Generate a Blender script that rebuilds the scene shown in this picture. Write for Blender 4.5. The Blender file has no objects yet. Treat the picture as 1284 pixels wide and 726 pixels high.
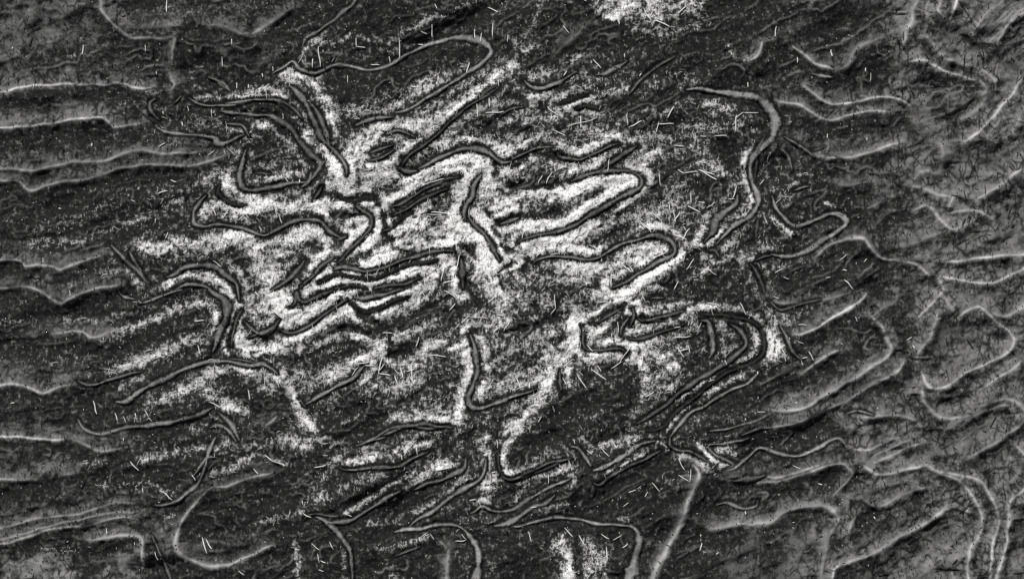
import bpy, math, random
import numpy as np
random.seed(7); rng = np.random.default_rng(7)
S = bpy.context.scene
C = S.collection
U = 0.001                      # one millimetre of cloth; the cloth is a little over 1.28 m wide
CAMH = 2.2
# ---------------- camera, world, sun, exposure ----------------
cam = bpy.data.cameras.new('camera'); co = bpy.data.objects.new('camera', cam); C.objects.link(co)
co.location = (0, 0, CAMH); co.rotation_euler = (0, 0, 0)
cam.sensor_width = 36; cam.lens = 36 * CAMH / 1.280; cam.clip_start = 0.01; cam.clip_end = 500
S.camera = co
SUN_EL, SUN_AZ = math.radians(42), math.radians(20)      # azimuth from +Y (top of the picture) towards -X
w = bpy.data.worlds.new('World'); S.world = w; w.use_nodes = True
nt = w.node_tree; nt.nodes.clear()
wo = nt.nodes.new('ShaderNodeOutputWorld'); bg = nt.nodes.new('ShaderNodeBackground'); sk = nt.nodes.new('ShaderNodeTexSky')
sk.sky_type = 'NISHITA'; sk.sun_disc = False; sk.sun_elevation = SUN_EL; sk.sun_rotation = -SUN_AZ
bg.inputs['Strength'].default_value = 0.06
hs = nt.nodes.new('ShaderNodeHueSaturation'); hs.inputs['Saturation'].default_value = .12
nt.links.new(sk.outputs[0], hs.inputs['Color']); nt.links.new(hs.outputs[0], bg.inputs[0]); nt.links.new(bg.outputs[0], wo.inputs[0])
sl = bpy.data.lights.new('sun', 'SUN'); sl.energy = 5.0; sl.angle = math.radians(0.6); sl.color = (1, .985, .965)
so = bpy.data.objects.new('sun', sl); C.objects.link(so)
so.rotation_euler = (math.radians(90) - SUN_EL, 0, SUN_AZ)
so.rotation_euler = (-(math.radians(90) - SUN_EL), 0, SUN_AZ)
so.location = (0, 1, 2)
S.view_settings.view_transform = 'Standard'; S.view_settings.look = 'None'
S.view_settings.exposure = 0.06; S.view_settings.gamma = 1; S.view_settings.use_curve_mapping = False
try: S.cycles.use_denoising = False
except Exception: pass

# ---------------- helpers ----------------
def tag(o, label=None, cat=None, group=None, kind=None):
    if label: o['label'] = label
    if cat: o['category'] = cat
    if group: o['group'] = group
    if kind: o['kind'] = kind
    return o
def mesh_np(name, V, F, mat, attrs=None, smooth=True):
    """V (n,3) floats, F (m,4) ints -> object"""
    me = bpy.data.meshes.new(name)
    me.vertices.add(len(V)); me.vertices.foreach_set('co', np.asarray(V, np.float32).ravel())
    F = np.asarray(F, np.int32); k = F.shape[1]
    me.loops.add(F.size); me.loops.foreach_set('vertex_index', F.ravel())
    me.polygons.add(len(F)); me.polygons.foreach_set('loop_start', np.arange(0, F.size, k, dtype=np.int32))
    me.polygons.foreach_set('loop_total', np.full(len(F), k, np.int32))
    if smooth: me.polygons.foreach_set('use_smooth', np.ones(len(F), bool))
    me.update(calc_edges=True)
    for a, v in (attrs or {}).items():
        at = me.attributes.new(a, 'FLOAT', 'POINT'); at.data.foreach_set('value', np.asarray(v, np.float32).ravel())
    me.materials.append(mat)
    o = bpy.data.objects.new(name, me); C.objects.link(o); return o
X0, Y0 = (0, 321, 642, 963), (0, 182, 364, 544)
def spline(P, step=3.0):
    P = np.array(P, float)
    if len(P) == 1: P = np.vstack([P, P + 1])
    Q = np.vstack([2*P[0]-P[1], P, 2*P[-1]-P[-2]])
    out = []; tt = []
    n = len(P)
    for i in range(n-1):
        p0, p1, p2, p3 = Q[i:i+4]
        L = np.hypot(*(p2-p1)); m = max(1, int(L/step))
        for j in range(m):
            t = j/m
            out.append(.5*((2*p1)+(-p0+p2)*t+(2*p0-5*p1+4*p2-p3)*t*t+(-p0+3*p1-3*p2+p3)*t**3)); tt.append((i+t)/(n-1))
    out.append(P[-1]); tt.append(1.0)
    return np.array(out), np.array(tt)
def extend(P, far=125):
    """a fold that runs off the traced area goes on to the hem"""
    P = [np.array(p, float) for p in P]
    for e, q in ((0, 1), (-1, -2)):
        p = P[e]
        if p[0] < 10 or p[0] > 1274 or p[1] < 10 or p[1] > 716:
            d = p - P[q]; d = d/ (np.hypot(*d)+1e-6)
            out = (-1, 0) if p[0] < 10 else (1, 0) if p[0] > 1274 else (0, -1) if p[1] < 10 else (0, 1)
            if d @ np.array(out) > .3:
                ext = p + d*far
                P = ([ext] + P) if e == 0 else (P + [ext])
    return P
def parse_pts(tokens):
    tile = None; P = []; sc = 3.988
    for t in tokens:
        if t[0] == '@': tile = (X0[int(t[2])], Y0[int(t[1])]); sc = 3.988
        elif t[0] == '#': tile = (428*int(t[2]), 242*int(t[1])); sc = 3.0
        else:
            a, b = t.split(','); P.append((tile[0]+float(a)/sc, tile[1]+float(b)/sc))
    return P
TRACE = """
G .37 .9 @03 600,0 1280,0 1280,726 1020,726 900,700 760,640 640,640 560,500 600,330 520,200 540,60
G .36 .8 @13 560,0 1280,0 1280,726 850,726 780,640 620,560 740,430 620,330 520,200 300,150 200,80
G .36 .85 @23 850,0 1280,0 1280,726 740,726 700,560 720,420 760,250 720,130
G .36 .6 @33 0,480 250,420 330,300 420,180 700,100 900,0 1280,0 1280,726 0,726
G .30 .8 @00 10,15 500,15 520,100 560,230 450,300 330,330 200,380 10,410
G .34 .5 @03 -100,12 520,12 600,140 520,230 420,200 300,120 100,60
G .40 .75 @30 50,600 150,530 300,540 400,580 380,640 340,730 50,730
G .34 .6 @30 500,520 720,500 740,730 540,730
G .30 .7 @30 10,330 250,300 400,320 420,390 200,410 10,440
G .33 .8 @30 10,20 400,40 420,100 200,120 10,120
G .28 .5 @20 10,500 250,560 400,620 400,720 10,730
G .34 .6 @32 1050,580 1280,540 1280,730 1100,730
G .30 .5 @31 0,560 180,530 220,600 200,726 0,726
G .28 .5 @20 10,20 250,30 200,120 10,140
B 30 .3 @30 180,560 370,570
B 30-60 .85 @02 440,60 520,90 620,60 700,110 820,70 920,50
B 90 .7 @02 460,40 900,50
B 60 .5 @02 620,160 760,190 900,150
B 30 .6 @01 290,220 400,230 480,190 620,220 700,210 800,160 880,110 950,90 1080,30
B 60 .85 @01 150,390 250,400 330,460 380,540 390,620
B 50 .65 @01 470,560 600,540 700,520 780,470 850,420 900,380
B 45 .9 @01 520,720 640,650 720,650 900,610 1000,540 1100,480 1200,410 1280,350
B 35 .8 @01 0,480 100,470 180,530 250,620 280,726
B 25 .7 @01 0,640 60,640 110,690
B 35 .55 @01 250,300 290,200 350,220
B 35 .6 @02 100,400 180,370 250,330 330,300
B 35 .8 @02 280,550 350,520 440,490 560,460
B 30 .7 @02 0,430 20,480 100,500 250,490
B 28 .85 @02 0,560 100,540
B 60 .6 @02 0,600 150,600 400,580 600,580 720,560 850,530 980,530 1080,560
B 60 .4 @02 650,480 760,420 900,400
B 60 .5 @02 850,660 980,640 1160,650
B 45 .6 @02 0,700 200,680 300,640 500,690 720,700
B 25 .5 @02 60,200 120,110 140,20
B 35 .6 @02 0,200 60,260 150,250
B 45 .85-.3 @10 1200,60 1130,110 1060,160 1000,220 940,270 870,310 800,340 720,370 640,395 560,420 480,460 400,490 300,495 180,500
B 70 .9 @10 740,500 820,530 900,500 1000,500 1100,490 1200,460 1270,490
B 50 .9 @10 1050,330 1100,300 1180,330 1280,340
B 45 .8 @10 1150,200 1200,260 1280,280
B 30 .7 @10 380,700 450,680 550,655 640,630 690,670 720,710
B 28 .85 @10 850,700 900,665 980,650 1060,660 1130,690 @20 1180,30 1210,70
B 60 .35 @10 150,450 400,380 650,250 900,230
B 30 .4 @00 1000,360 960,400 1020,450
B 30 .7 @00 1000,510 1150,500 1280,490
B 30 .5 @00 860,600 1000,595 1280,570
B 30 .6 @00 1020,640 1150,640 1280,700
B 30 .4 @00 620,545 720,530 800,550
B 20 .35 @00 340,290 500,290
B 25 .45 @00 740,310 740,360
B 90 .85 @11 480,110 600,150 660,110
B 38 1 @11 560,210 640,210 720,190 820,160 900,120 1000,80 1080,70 1120,100 1070,170 1040,230 1000,300 970,380
B 60 .9 @11 0,310 100,300 200,310 350,300
B 36 .95 @11 370,380 480,370 550,385 540,430 440,510 340,580 260,690
B 30 1 @11 625,350 615,440 560,500
B 80 .95 @11 520,560 600,570 700,510 800,450 900,430 1050,430 1100,460 1160,560 1180,640 1200,726
B 34 1 @11 320,700 420,680 560,690 700,660 800,620 880,640 900,680 870,726
B 28 .9 @11 330,660 420,635 600,645 720,610 850,570 960,560
B 80 .85 @11 1190,200 1200,290 1280,260
B 35 .8 @11 1100,350 1160,380 1200,400
B 60 .85 @11 0,600 60,640 120,560 200,500 300,450 370,480
B 60 .85 @11 0,540 60,640 90,690
B 25 .8 @11 370,200 380,280 460,290 580,295
B 55 .55 @11 80,100 150,60 170,150 60,170
B 35 .95 @11 340,10 400,100 430,170 470,250
B 30 .6 @11 250,10 310,60
B 70 .8 @11 500,20 540,40
B 40 .7 @11 1180,60 1280,10
B 40 .8 @11 640,440 760,400 900,330 980,240
B 70 1 @12 0,260 150,260 280,240 400,200 500,180 570,180
B 42 1 @12 0,420 150,400 270,380 380,310 480,240 570,170
B 60 .75 @12 150,490 300,470 450,410 600,370 700,340 780,300
B 35 .9 @12 60,550 100,510 60,540 20,600
B 20 .9 @12 620,245 600,290 540,330
B 60 .65 @12 240,640 420,620 560,580 700,540
B 60 .8 @12 50,690 200,660 360,700
B 34 .95 @12 500,726 620,680 720,630 820,570 900,510 1000,470 1100,400 1180,330 1190,250 1150,180 1140,100 1170,40
B 40 .7 @12 20,180 150,130 220,140 350,110 450,60
B 35 .7 @12 270,20 300,50 400,20
B 50 1 @12 600,110 660,80 720,20
B 30 .9 @12 640,220 600,290
B 60 .7 @12 950,60 1040,150 1090,160
B 60 .6 @12 780,280 860,200 940,100
B 60 .45 @12 760,60 950,40
B 60 .5 @12 800,380 900,330 960,380
B 40 .6 @12 1060,620 1130,560 1180,580
B 35 .6 @12 880,680 960,620 1060,590
B 22 .9 @13 0,370 50,405 95,440
B 16 .6 @13 100,210 160,150 280,180
B 16 .75 @13 255,290 310,310 370,330
B 18 .7 @13 380,280 460,297
B 40 .4 @13 20,230 80,290 150,290
B 40 .4 @13 0,600 90,640 160,600
B 20 .5 @13 270,490 320,470
B 40-20 .9 @20 540,250 620,200 720,180 800,140 880,105 960,80 1040,70 1090,100 1100,160 1080,210
B 30 .55 @20 350,160 450,150 560,145 620,110
B 45 .7 @20 580,400 650,370 750,340 830,310 900,280 980,240 1040,250
B 25 .7 @20 600,490 680,450 740,430
B 35 .45 @20 300,370 400,330 460,410
B 42 .85 @20 750,580 850,540 940,500 1020,450 1100,410 1180,390 1280,410
B 50 .85 @20 1060,500 1150,560 1240,600
B 60 .9 @20 1200,140 1190,220 1250,300
B 30 .8 @20 1120,0 1170,60
B 25 .8 @20 1120,240 1150,310
B 30 .5 @20 10,170 60,160 120,155 180,165
B 60 .45 @20 1000,680 1080,640 1150,700
B 90 .9 @21 40,70 140,60 200,110
B 42 1 @21 150,170 260,120 400,40 480,20
B 42 .95 @21 20,300 150,300 300,280 420,230 500,220 600,250 650,290
B 35 .9 @21 100,280 250,220 300,190 400,140 470,100
B 26 1 @21 500,80 600,65 740,20 850,0
B 26 .8 @21 560,130 640,120 740,80 850,40
B 42 1 @21 650,330 720,370 800,350 860,300 930,270 1000,280 1060,310 1080,380 1070,460 1040,540 1010,620
B 40 1 @21 170,450 200,530 240,620 300,680
B 40 .95 @21 1100,500 1200,480 1280,450
B 60 .75 @21 690,230 780,220 850,180
B 50 .7 @21 1010,650 900,620 760,650
B 70 .6 @21 220,420 350,430 430,380
B 70 .7 @21 550,440 700,480 840,440
B 60 .6 @21 560,520 800,620 930,580
B 80 .7 @21 1130,150 1250,130 1230,60
B 80 .75 @21 1180,250 1260,380
B 70 .8 @21 50,470 150,440
B 40 .7 @21 310,600 420,600
B 60 .7 @22 0,20 100,60 250,60
B 80 .65 @22 0,280 180,260 120,140
B 60 1 @22 310,100 310,190 300,300 200,380 170,480 120,560 60,640 0,690
B 40 .9 @22 400,310 560,270 600,280
B 40 .9 @22 580,250 620,330 660,420 650,500 620,560
B 80 .85 @22 650,300 750,340 820,400 760,450 690,490
B 60 .6 @22 700,260 850,290
B 18 .9 @22 590,70 625,120 590,200
B 30 .9 @22 610,190 700,140 800,115 900,90 1000,80
B 28 .9 @22 400,160 480,100 560,65
B 30 .9 @22 400,30 500,20 600,0
B 50 .8 @22 0,420 100,400 180,400
B 40 .6 @22 270,360 330,420 300,480
B 40 .7 @22 380,340 420,400
B 20 .65 @22 1190,190 1215,260 1180,320 1060,380 950,450 830,530 720,600
B 22 .65 @22 760,680 900,540 1000,490 1100,440 1200,400
B 30 .6 @22 1050,180 1090,250 1050,310
B 50 .5 @22 1050,100 1200,130 1280,260
B 40 .3 @22 1000,640 1180,600
B 18 .6 @23 370,140 390,170
B 40-60 .8 @23 0,100 20,250 0,320
B 30 .5 @23 50,100 90,160
B 30 .4 @23 60,300 100,400
B 30 .5 @30 430,140 550,130
B 32 .7 @30 740,120 830,100 930,75 1030,55
B 28 .55 @30 520,240 640,235 780,240 840,280
B 35 .8 @30 1090,180 1180,160 1240,120 1280,100
B 28 .7 @30 350,570 400,570
B 40 .6 @30 1090,90 1150,40
B 50 .4 @30 1200,50 1270,60
B 25 .4 @30 760,410 880,400
B 40 .7 @31 0,60 140,30 250,40 350,30 450,60
B 14 .9 @31 60,100 110,125 160,140
B 40 .6 @31 440,60 400,160 340,220 280,260
B 34 .8 @31 480,130 600,100 700,80 800,40 870,30
B 50 .6 @31 300,320 400,280 560,210 640,190
B 22 .75 @31 390,400 470,375 560,320 650,260 720,220
B 32 .7 @31 800,380 900,320 1000,250 1080,210
B 40 .7 @31 780,200 900,160 1000,120 1020,40
B 60 .9 @31 1150,20 1180,180 1140,320
B 22 1 @31 1250,40 1230,100 1240,170 1280,200
B 25 .7 @31 20,430 130,400 250,370
B 40 .45 @31 570,440 700,420
B 30 .6 @31 620,570 700,540 850,500
B 30 .75 @31 210,530 220,620 225,700
B 60 .6 @31 680,650 690,720
B 20 .5 @31 450,560 460,700
B 40 .4 @31 1020,600 1060,660
B 50 .4 @31 1180,640 1190,720
B 25 .75 @32 0,190 100,150 220,110 290,90
B 40 .65 @32 20,310 60,240 180,190 260,160 300,200 300,270
B 16 1 @32 690,10 760,50 800,90 820,110
B 18 .8 @32 450,190 550,140 650,90
B 35 .7 @32 400,60 480,40 600,20
B 25 .55 @32 480,330 580,275 650,240 740,200
B 40 .55 @32 150,370 260,340 330,340
B 80 .95 @32 240,540 290,600 270,720
B 80 .8 @32 370,540 400,620 390,720
B 20 .75 @32 460,540 465,640
B 25 .6 @32 460,640 460,720
B 28 .8 @32 830,90 900,120 980,180
B 25 .8 @32 900,20 1000,120 1060,150
B 45 .5 @32 1020,70 1100,80
B 40 .5 @32 530,420 570,410
B 30 .35 @32 1050,270 1150,300
B 40 .3 @32 900,500 950,560
B 20 .6 @33 90,140 150,150
K 40 .9 @02 700,240 590,220 520,190 420,120 350,40
K 60 .6 @02 180,200 330,150 480,230
K 22 1 @02 860,490 1000,495 1100,520 1180,545 1240,590 1262,650 1250,726
K 60 .8 @02 480,540 650,530 800,500
K 100 .8 @01 440,130 560,140 720,110
K 120 .8 @01 420,440 560,420 700,380 900,300 1050,260
K 60 .9 @01 450,640 500,640
K 40 .8 @01 1150,640 1280,560
K 90 .7 @00 30,560 300,540 560,530
K 60 .7 @00 30,700 700,700
K 120 .6 @10 60,280 300,260 600,200 900,160
K 70 .6 @10 160,540 420,540
K 40 .8 @10 800,640 870,560
K 60 .8 @10 560,470 700,440 880,380 990,450
K 80 .6 @10 200,670 480,640
K 40 .9 @10 960,270 1020,230
K 50 .6 @11 620,220 660,230
K 26 .9 @11 640,340 655,420 655,470
K 45 1 @11 655,470 660,472
K 24 1 @11 390,355 460,360 530,350
K 22 1 @11 370,250 410,270 500,285
K 30 .9 @11 530,265 610,270 620,300
K 40 .8 @11 300,90 320,140
K 26 .9 @11 340,220 330,270
K 40 .9 @11 0,420 120,390 260,350 340,380
K 50 .9 @11 410,430 420,500
K 60 .7 @11 180,600 260,560 230,640
K 22 .9 @11 1200,100 1200,150
K 40 .9 @11 950,200 960,260 900,300
K 40 .8 @11 1040,560 1080,620 1040,720
K 30 .8 @11 1100,500 1060,540
K 26 .9 @11 1190,430 1220,510 1280,540
K 20 .9 @11 1150,330 1210,400
K 50 .8 @11 440,580 560,560
K 60 .8 @11 60,80 60,30
K 60 .8 @11 780,120 860,90
K 30 .9 @12 0,120 60,80
K 25 .9 @12 0,210 100,215 180,215
K 40 .9 @12 180,210 250,190 320,180
K 28 .9 @12 0,360 120,360 240,350
K 25 .8 @12 370,270 450,230
K 30 .8 @12 120,50 260,70
K 45 .9 @12 1050,20 1080,100 1120,140
K 22 .8 @12 740,200 700,230 640,280 520,350
K 40 .7 @12 500,320 450,370
K 70 .7 @12 540,450 480,540
K 40 .8 @12 80,600 50,620
K 50 .7 @12 600,640 520,690
K 60 .6 @12 860,130 950,250
K 50 .8 @12 1180,420 1190,480
K 60 .7 @12 930,700 1100,620
K 60 .8 @12 780,726 860,620 920,540
K 26 .9 @13 0,270 40,360 110,420
K 60 .8 @13 100,500 280,400
K 60 .6 @13 200,20 400,-20 560,-40
K 60 .7 @13 240,160 330,140
K 100 .7 @13 420,420 560,420 700,340
K 80 .8 @13 360,320 600,280
K 26 .9 @13 840,600 950,612 1100,604 1210,592
K 40 .6 @13 870,380 900,340
K 100 .7 @03 720,440 850,400 950,470 960,560 820,600
K 60 .8 @03 550,180 560,260
K 80 .6 @03 280,160 450,330 460,440
K 22 .8 @03 280,500 450,545 560,550
K 40 .8 @03 120,430 240,450 420,430
K 30 .8 @03 1110,280 1170,200 1230,130 1280,90
K 60 .6 @03 500,650 620,640
K 40 .8 @03 30,580 60,560
K 60 .8 @03 690,200 760,240 840,300
K 90 .6 @20 60,300 280,270 480,280
K 60 .7 @20 460,60 680,50
K 60 .7 @20 700,240 860,210
K 60 .8 @20 420,530 700,570
K 16 1 @20 1230,90 1190,170 1160,240 1160,300
K 40 .8 @20 1190,410 1110,450
K 50 .8 @20 1180,450 1250,500
K 34 1 @21 540,110 590,150 650,190
K 16 1 @21 680,190 680,290 700,330
K 20 1 @21 60,320 140,340 220,350 270,330 330,300 400,265 500,258
K 20 1 @21 440,185 520,190 580,220
K 24 1 @21 740,180 800,150 850,100 910,75
K 40 .9 @21 700,320 760,300
K 60 .9 @21 540,570 600,570 640,600 600,650 560,690
K 60 .8 @21 460,510 500,580
K 60 .8 @21 300,590 400,640 480,700
K 60 .7 @21 60,610 160,570
K 22 .9 @21 700,560 780,540 850,480
K 50 .7 @21 1040,80 1100,60 1080,20
K 30 .9 @21 1090,200 1110,200
K 40 .9 @21 1120,420 1080,470
K 60 .8 @21 1080,600 1220,600
K 40 .9 @21 180,80 240,80
K 40 .5 @21 910,390 950,330
K 18 .9 @22 340,170 350,250 370,290
K 24 .9 @22 380,160 430,130 500,90 560,70
K 34 .8 @22 490,200 540,120
K 22 .9 @22 540,300 560,320 530,370
K 80 .8 @22 560,400 580,500 600,540
K 40 .8 @22 230,400 240,500
K 70 .9 @22 270,520 220,620 200,726
K 100 .6 @22 380,540 500,600
K 60 .6 @22 380,600 200,700
K 70 .8 @22 1010,590 1150,500 1280,440
K 60 .8 @22 860,350 900,380 940,340
K 40 .9 @22 110,80 180,150 220,90
K 22 .8 @22 0,200 130,170
K 60 .7 @22 690,40 820,20
K 30 .7 @22 900,250 960,190
K 90 .8 @23 620,130 680,200 640,300
K 60 .8 @23 200,230 480,200
K 70 .7 @23 250,380 400,330 540,280
K 60 .8 @23 60,500 260,420
K 14 .8 @23 80,620 260,560 330,520
K 60 .8 @23 450,600 650,500 700,380
K 30 .8 @23 780,550 900,540 1060,490
K 20 .7 @23 870,650 1000,605 1150,555
K 60 .6 @23 720,60 700,200
K 60 .6 @23 800,340 790,420
K 70 .7 @30 40,290 300,270
K 30 .8 @30 40,420 300,365 420,350
K 40 .8 @30 450,460 700,460 780,400
K 80 .7 @30 440,500 400,640 460,720
K 100 .7 @30 1000,440 1200,360
K 80 .6 @30 800,500 850,720
K 60 .6 @30 420,200 900,180
K 60 .8 @31 200,200 240,260
K 120 .6 @31 40,260 150,300
K 80 .8 @31 440,180 400,260
K 60 .9 @31 600,500 700,500
K 60 .8 @31 720,360 780,300 900,280
K 30 .9 @31 400,380 560,290 620,270
K 50 .8 @31 490,20 480,90
K 100 .7 @31 560,620 800,600 880,580
K 80 .6 @31 300,600 400,640
K 70 .7 @31 1050,60 1020,100
K 40 .9 @31 1190,60 1200,160
K 100 1 @32 400,310 480,270 620,210 760,130
K 30 .9 @32 370,180 350,250 310,300
K 50 .8 @32 0,70 200,40 300,20
K 60 .7 @32 100,420 400,440 550,470
K 30 .9 @32 320,520 330,700
K 40 .8 @32 510,600 520,720
K 90 .6 @32 700,300 780,400
K 60 .8 @32 1000,210 1080,270
K 60 .8 @32 900,300 880,460 800,640
K 60 .7 @32 1120,110 1280,120
K 60 .8 @33 0,140 200,130 350,90
K 60 .6 @33 60,300 260,220
K 40 .8 @33 420,90 440,200 400,280
K 26 .9 @33 430,250 470,320 560,370 680,330 790,260
K 26 .8 @33 540,210 700,180
K 120 .4 @33 520,450 700,380 780,300
K 30 .9 @33 345,380 300,500 270,600 250,700
K 26 .7 @33 800,110 900,130 1040,180 1080,240
K 18 .8 @33 1120,420 1100,500 1090,700
K 40 .8 @33 520,110 700,40
K 60 .6 @33 1250,400 1270,520
R 16 .6 .52 @00 530,12 530,60 560,105 610,150 660,195 690,210 760,212 830,208 895,207 900,230 885,285 876,340
R 14-24 .6 .45 @00 868,375 885,420 895,440 870,470
R 7 1 .68 @00 10,475 60,470 120,450 180,440 260,440 340,435 420,433 500,433 550,438 600,430 650,437 690,450 740,458 780,450
R 8 1 .66 @00 10,652 80,650 160,640 250,632 330,622 400,610 460,602 540,600 570,620 595,648 630,648 680,635 730,625
R 24 .8 .4 @00 1070,150 1130,155 1180,165 1230,190 1275,200
R 18 .2 .38 @00 800,512 775,525 775,560 795,590 820,610
R 18 .2 .38 @00 930,490 890,530
R 10 .1 .42 @00 960,505 1000,530 1050,540 1120,540 1280,525
R 14-18 .3 .42 @00 800,640 850,670 900,683 960,686 1040,690 1100,700
R 16 .3 .38 @00 1060,400 1100,410 1130,440 1165,465
R 8 .8 .3 @00 630,110 680,150 760,155 870,155
R 13-13-15-14-18-34-20-14-14 .35 .48 @01 90,385 140,360 185,325 210,330 235,360 300,378 340,370 390,345 440,342 520,353 580,360 640,350 700,325 760,290 820,255 880,228 950,212 1020,205 1080,212 1130,225 1165,250 1175,280 1150,315 1100,355 1050,390 980,430 920,470 860,505 800,545 740,572 700,578
R 16-28 .3 .4 @01 690,598 620,600 560,615 510,640
R 14 .2 .4 @01 655,685 720,665 800,690
R 8-8-9 .0 .3 @01 1210,455 1150,490 1100,525 1040,570 980,620 920,670 870,720 @11 800,45 750,90 722,130
R 36-20-12 .15 .4 @01 180,440 220,475 260,520 285,580 310,640 340,700 @11 410,40 440,80 460,130 462,165
R 12-26 .15 .38 @01 280,510 330,600 350,650 @11 385,20
R 22-26 .15 .36 @01 20,590 80,590 140,620 200,670 @11 240,0 280,50 320,80 330,110 310,160 280,200
R 8 0 .2 @01 0,510 80,515 140,535 200,590
R 25 .7 .45 @01 0,185 60,150 110,115 160,85 200,60
R 14 .4 .4 @01 510,12 480,50 430,85 390,125 340,165 290,195 260,215 240,260
R 25 .6 .35 @02 210,290 260,240 310,200 350,150
R 20 .4 .4 @02 410,385 470,380 530,350 570,320
R 12 .2 .36 @02 570,490 620,430 680,380 740,335 800,300
R 30-18-8 .1 .42 @02 60,420 100,452 160,455 220,430 270,400 320,375
R 14 0 .1 @02 230,535 280,520 330,500 370,485
R 14 0 .2 @02 310,555 370,548 430,560
R 16-30-50-45-26-20-24-14 .2 .48 @02 860,462 950,462 1050,475 1150,490 1200,505 1250,530 @03 5,575 22,620 15,670 0,710 @12 1240,20 1190,70 1175,130 1190,190 1212,240 1213,300 1180,355 1100,405 1040,460 1010,500
R 18 .6 .55 @02 1160,320 1200,300 1225,270 1238,230
R 30-40 .9 .5 @03 720,20 695,70 690,120 668,165 655,220 635,250
R 14 .7 .62 @03 100,245 160,290 220,330 300,360
R 24 .6 .4 @03 330,365 380,330 400,280 450,245 520,215
R 20 .4 .45 @03 200,380 250,395 300,400
R 9 .8 .62 @03 160,440 210,480 250,515 300,535 360,532 440,515 520,500 590,505 640,520 685,540
R 9 .8 .6 @03 20,510 80,530 140,540 200,575 260,605 320,608 380,592 450,575 540,567 590,570
R 12 .8 .64 @03 680,325 750,320 800,350 860,375 930,390 1000,415
R 40 1 .48 @03 1020,420 1055,470 1035,540 980,590 930,605
R 12 1 .48 @03 720,190 770,215 830,280 860,310 930,330 1000,350 1060,380 1090,420 1095,480
R 14 1 .62 @03 1240,400 1200,460 1150,530 1100,590 1050,640 1000,680 950,720
R 9 1 .55 @03 1160,640 1110,690 1070,720
R 12 1 .46 @03 1280,40 1230,70 1180,120 1130,180 1060,230
R 12 1 .46 @03 1190,20 1110,80 1040,150 1000,200
R 12 1 .46 @03 1270,20 1200,60 1150,110 1090,150 1050,200
R 12 .9 .75 @03 905,30 890,80 875,130
R 16 .7 .5 @10 10,128 80,125 140,135 200,135 260,120 310,105 380,93 440,92 520,92 570,80 620,55 680,38 750,38 800,52 870,50 940,45 1000,42
R 12 .6 .5 @10 10,180 60,182 120,190 145,210 170,232 210,228 260,205 320,190 380,185 450,180 520,160 580,135 640,118 700,112 780,107 880,108 980,108 1060,92 1130,70
R 11 .7 .55 @10 10,580 80,578 140,583 160,603 220,600 280,603 310,615 330,628 370,612 420,590 480,570 540,548
R 11 .7 .55 @10 10,715 80,710 170,712 @20 230,5 290,45 330,60 380,42 430,18 480,3 @10 540,712 610,700
R 18 .1 .4 @10 580,500 610,530 640,560 680,600 720,640 750,680 770,690
R 14 .1 .4 @10 670,530 700,580 730,630
R 10-26-24-10 .15 .42 @10 850,662 900,640 940,615 1000,605 1060,608 1110,622 1150,650 1190,690 @20 1205,10 1212,50
R 12-22-34-30 .15 .4 @10 895,722 960,702 1040,704 @20 1080,10 1130,40 1155,90 1150,150 1120,200 1095,260 1080,300
R 24-18 .1 .4 @10 1250,30 1230,90 1215,150 1220,200 1240,225 @11 0,230 60,222 130,210 200,200 250,195 275,190
R 14 0 .2 @10 1120,200 1110,240 1140,280 1190,305 1250,310
R 26-12-14-16 .15 .4 @10 1050,260 1020,300 990,335 988,380 995,402 1040,410 1100,400 1160,405 1220,420 1270,438 @11 60,455 120,425 180,395 240,380 300,380 340,395 380,430 430,465
R 40-20 .1 .38 @11 245,215 280,185 285,140
R 24 .1 .35 @11 300,280 325,250 340,215
R 40 .1 .38 @11 425,470 460,460
R 22-14-8 .05 .34 @11 510,310 545,330 580,355 585,390 570,430 530,480 490,520 450,560 420,590
R 20-14-10 .1 .34 @11 400,560 370,580 330,615 290,660 240,715
R 7 0 .1 @11 400,250 430,265 500,285 560,265 600,270
R 11 0 .32 @11 680,310 730,300 790,265 850,230 910,195 960,175 1020,165
R 10 0 .3 @11 690,355 750,335 800,300 860,265 920,235 960,225
R 30 0 .3 @11 650,430 680,420
R 9 0 .15 @11 690,410 730,375 790,340
R 36-26-18 .15 .42 @11 1125,155 1100,190 1090,225 1085,260 1060,300 1042,350 1048,385
R 18-14 .05 .35 @11 1062,355 1090,400 1130,440 1170,490 1200,540 1222,580
R 30-40 .1 .38 @11 1225,400 1280,380 @12 30,370
R 30-12-14-10 .0 .36 @11 400,620 440,608 500,620 560,635 620,625 680,600 740,575 800,560 880,540 960,530 1000,538
R 10 0 .14 @11 320,690 380,665 430,650 500,665 600,665 680,640 760,605 840,590 910,580
R 16-10 0 .3 @11 600,718 700,700 760,690 820,665
R 9 0 .16 @11 400,720 440,708 500,702 560,715
R 20 .1 .35 @11 90,720 150,690 200,650 240,610 255,585
R 40 0 .35 @11 720,120 760,140 810,135
R 14-22-20 .1 .4 @11 820,130 940,60 1000,38 1080,28 1150,45 1200,80 1240,95 1280,90
R 30 .1 .3 @11 1025,570 1040,640 1038,720
R 12-10 .1 .38 @12 0,85 60,50 130,20 200,20
R 26-10-9 .1 .4 @12 225,50 240,72 270,78 330,82 390,60 450,30 510,10 540,8
R 18 .1 .34 @12 440,140 500,90 560,50 620,10
R 26-16-9-24-18-12-10 .1 .38 @12 290,185 340,165 390,150 450,145 520,138 580,140 630,160 645,190 635,220 600,240 560,258 500,290 440,325 380,360 320,400 260,430 190,445 120,455 60,470 30,490
R 10-12-10-26-16-8 .1 .42 @12 100,590 130,570 200,560 280,565 350,575 420,565 470,540 530,505 600,485 670,460 730,455 780,475 805,510 800,545 750,575 690,605 630,640 570,680 490,720
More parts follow.
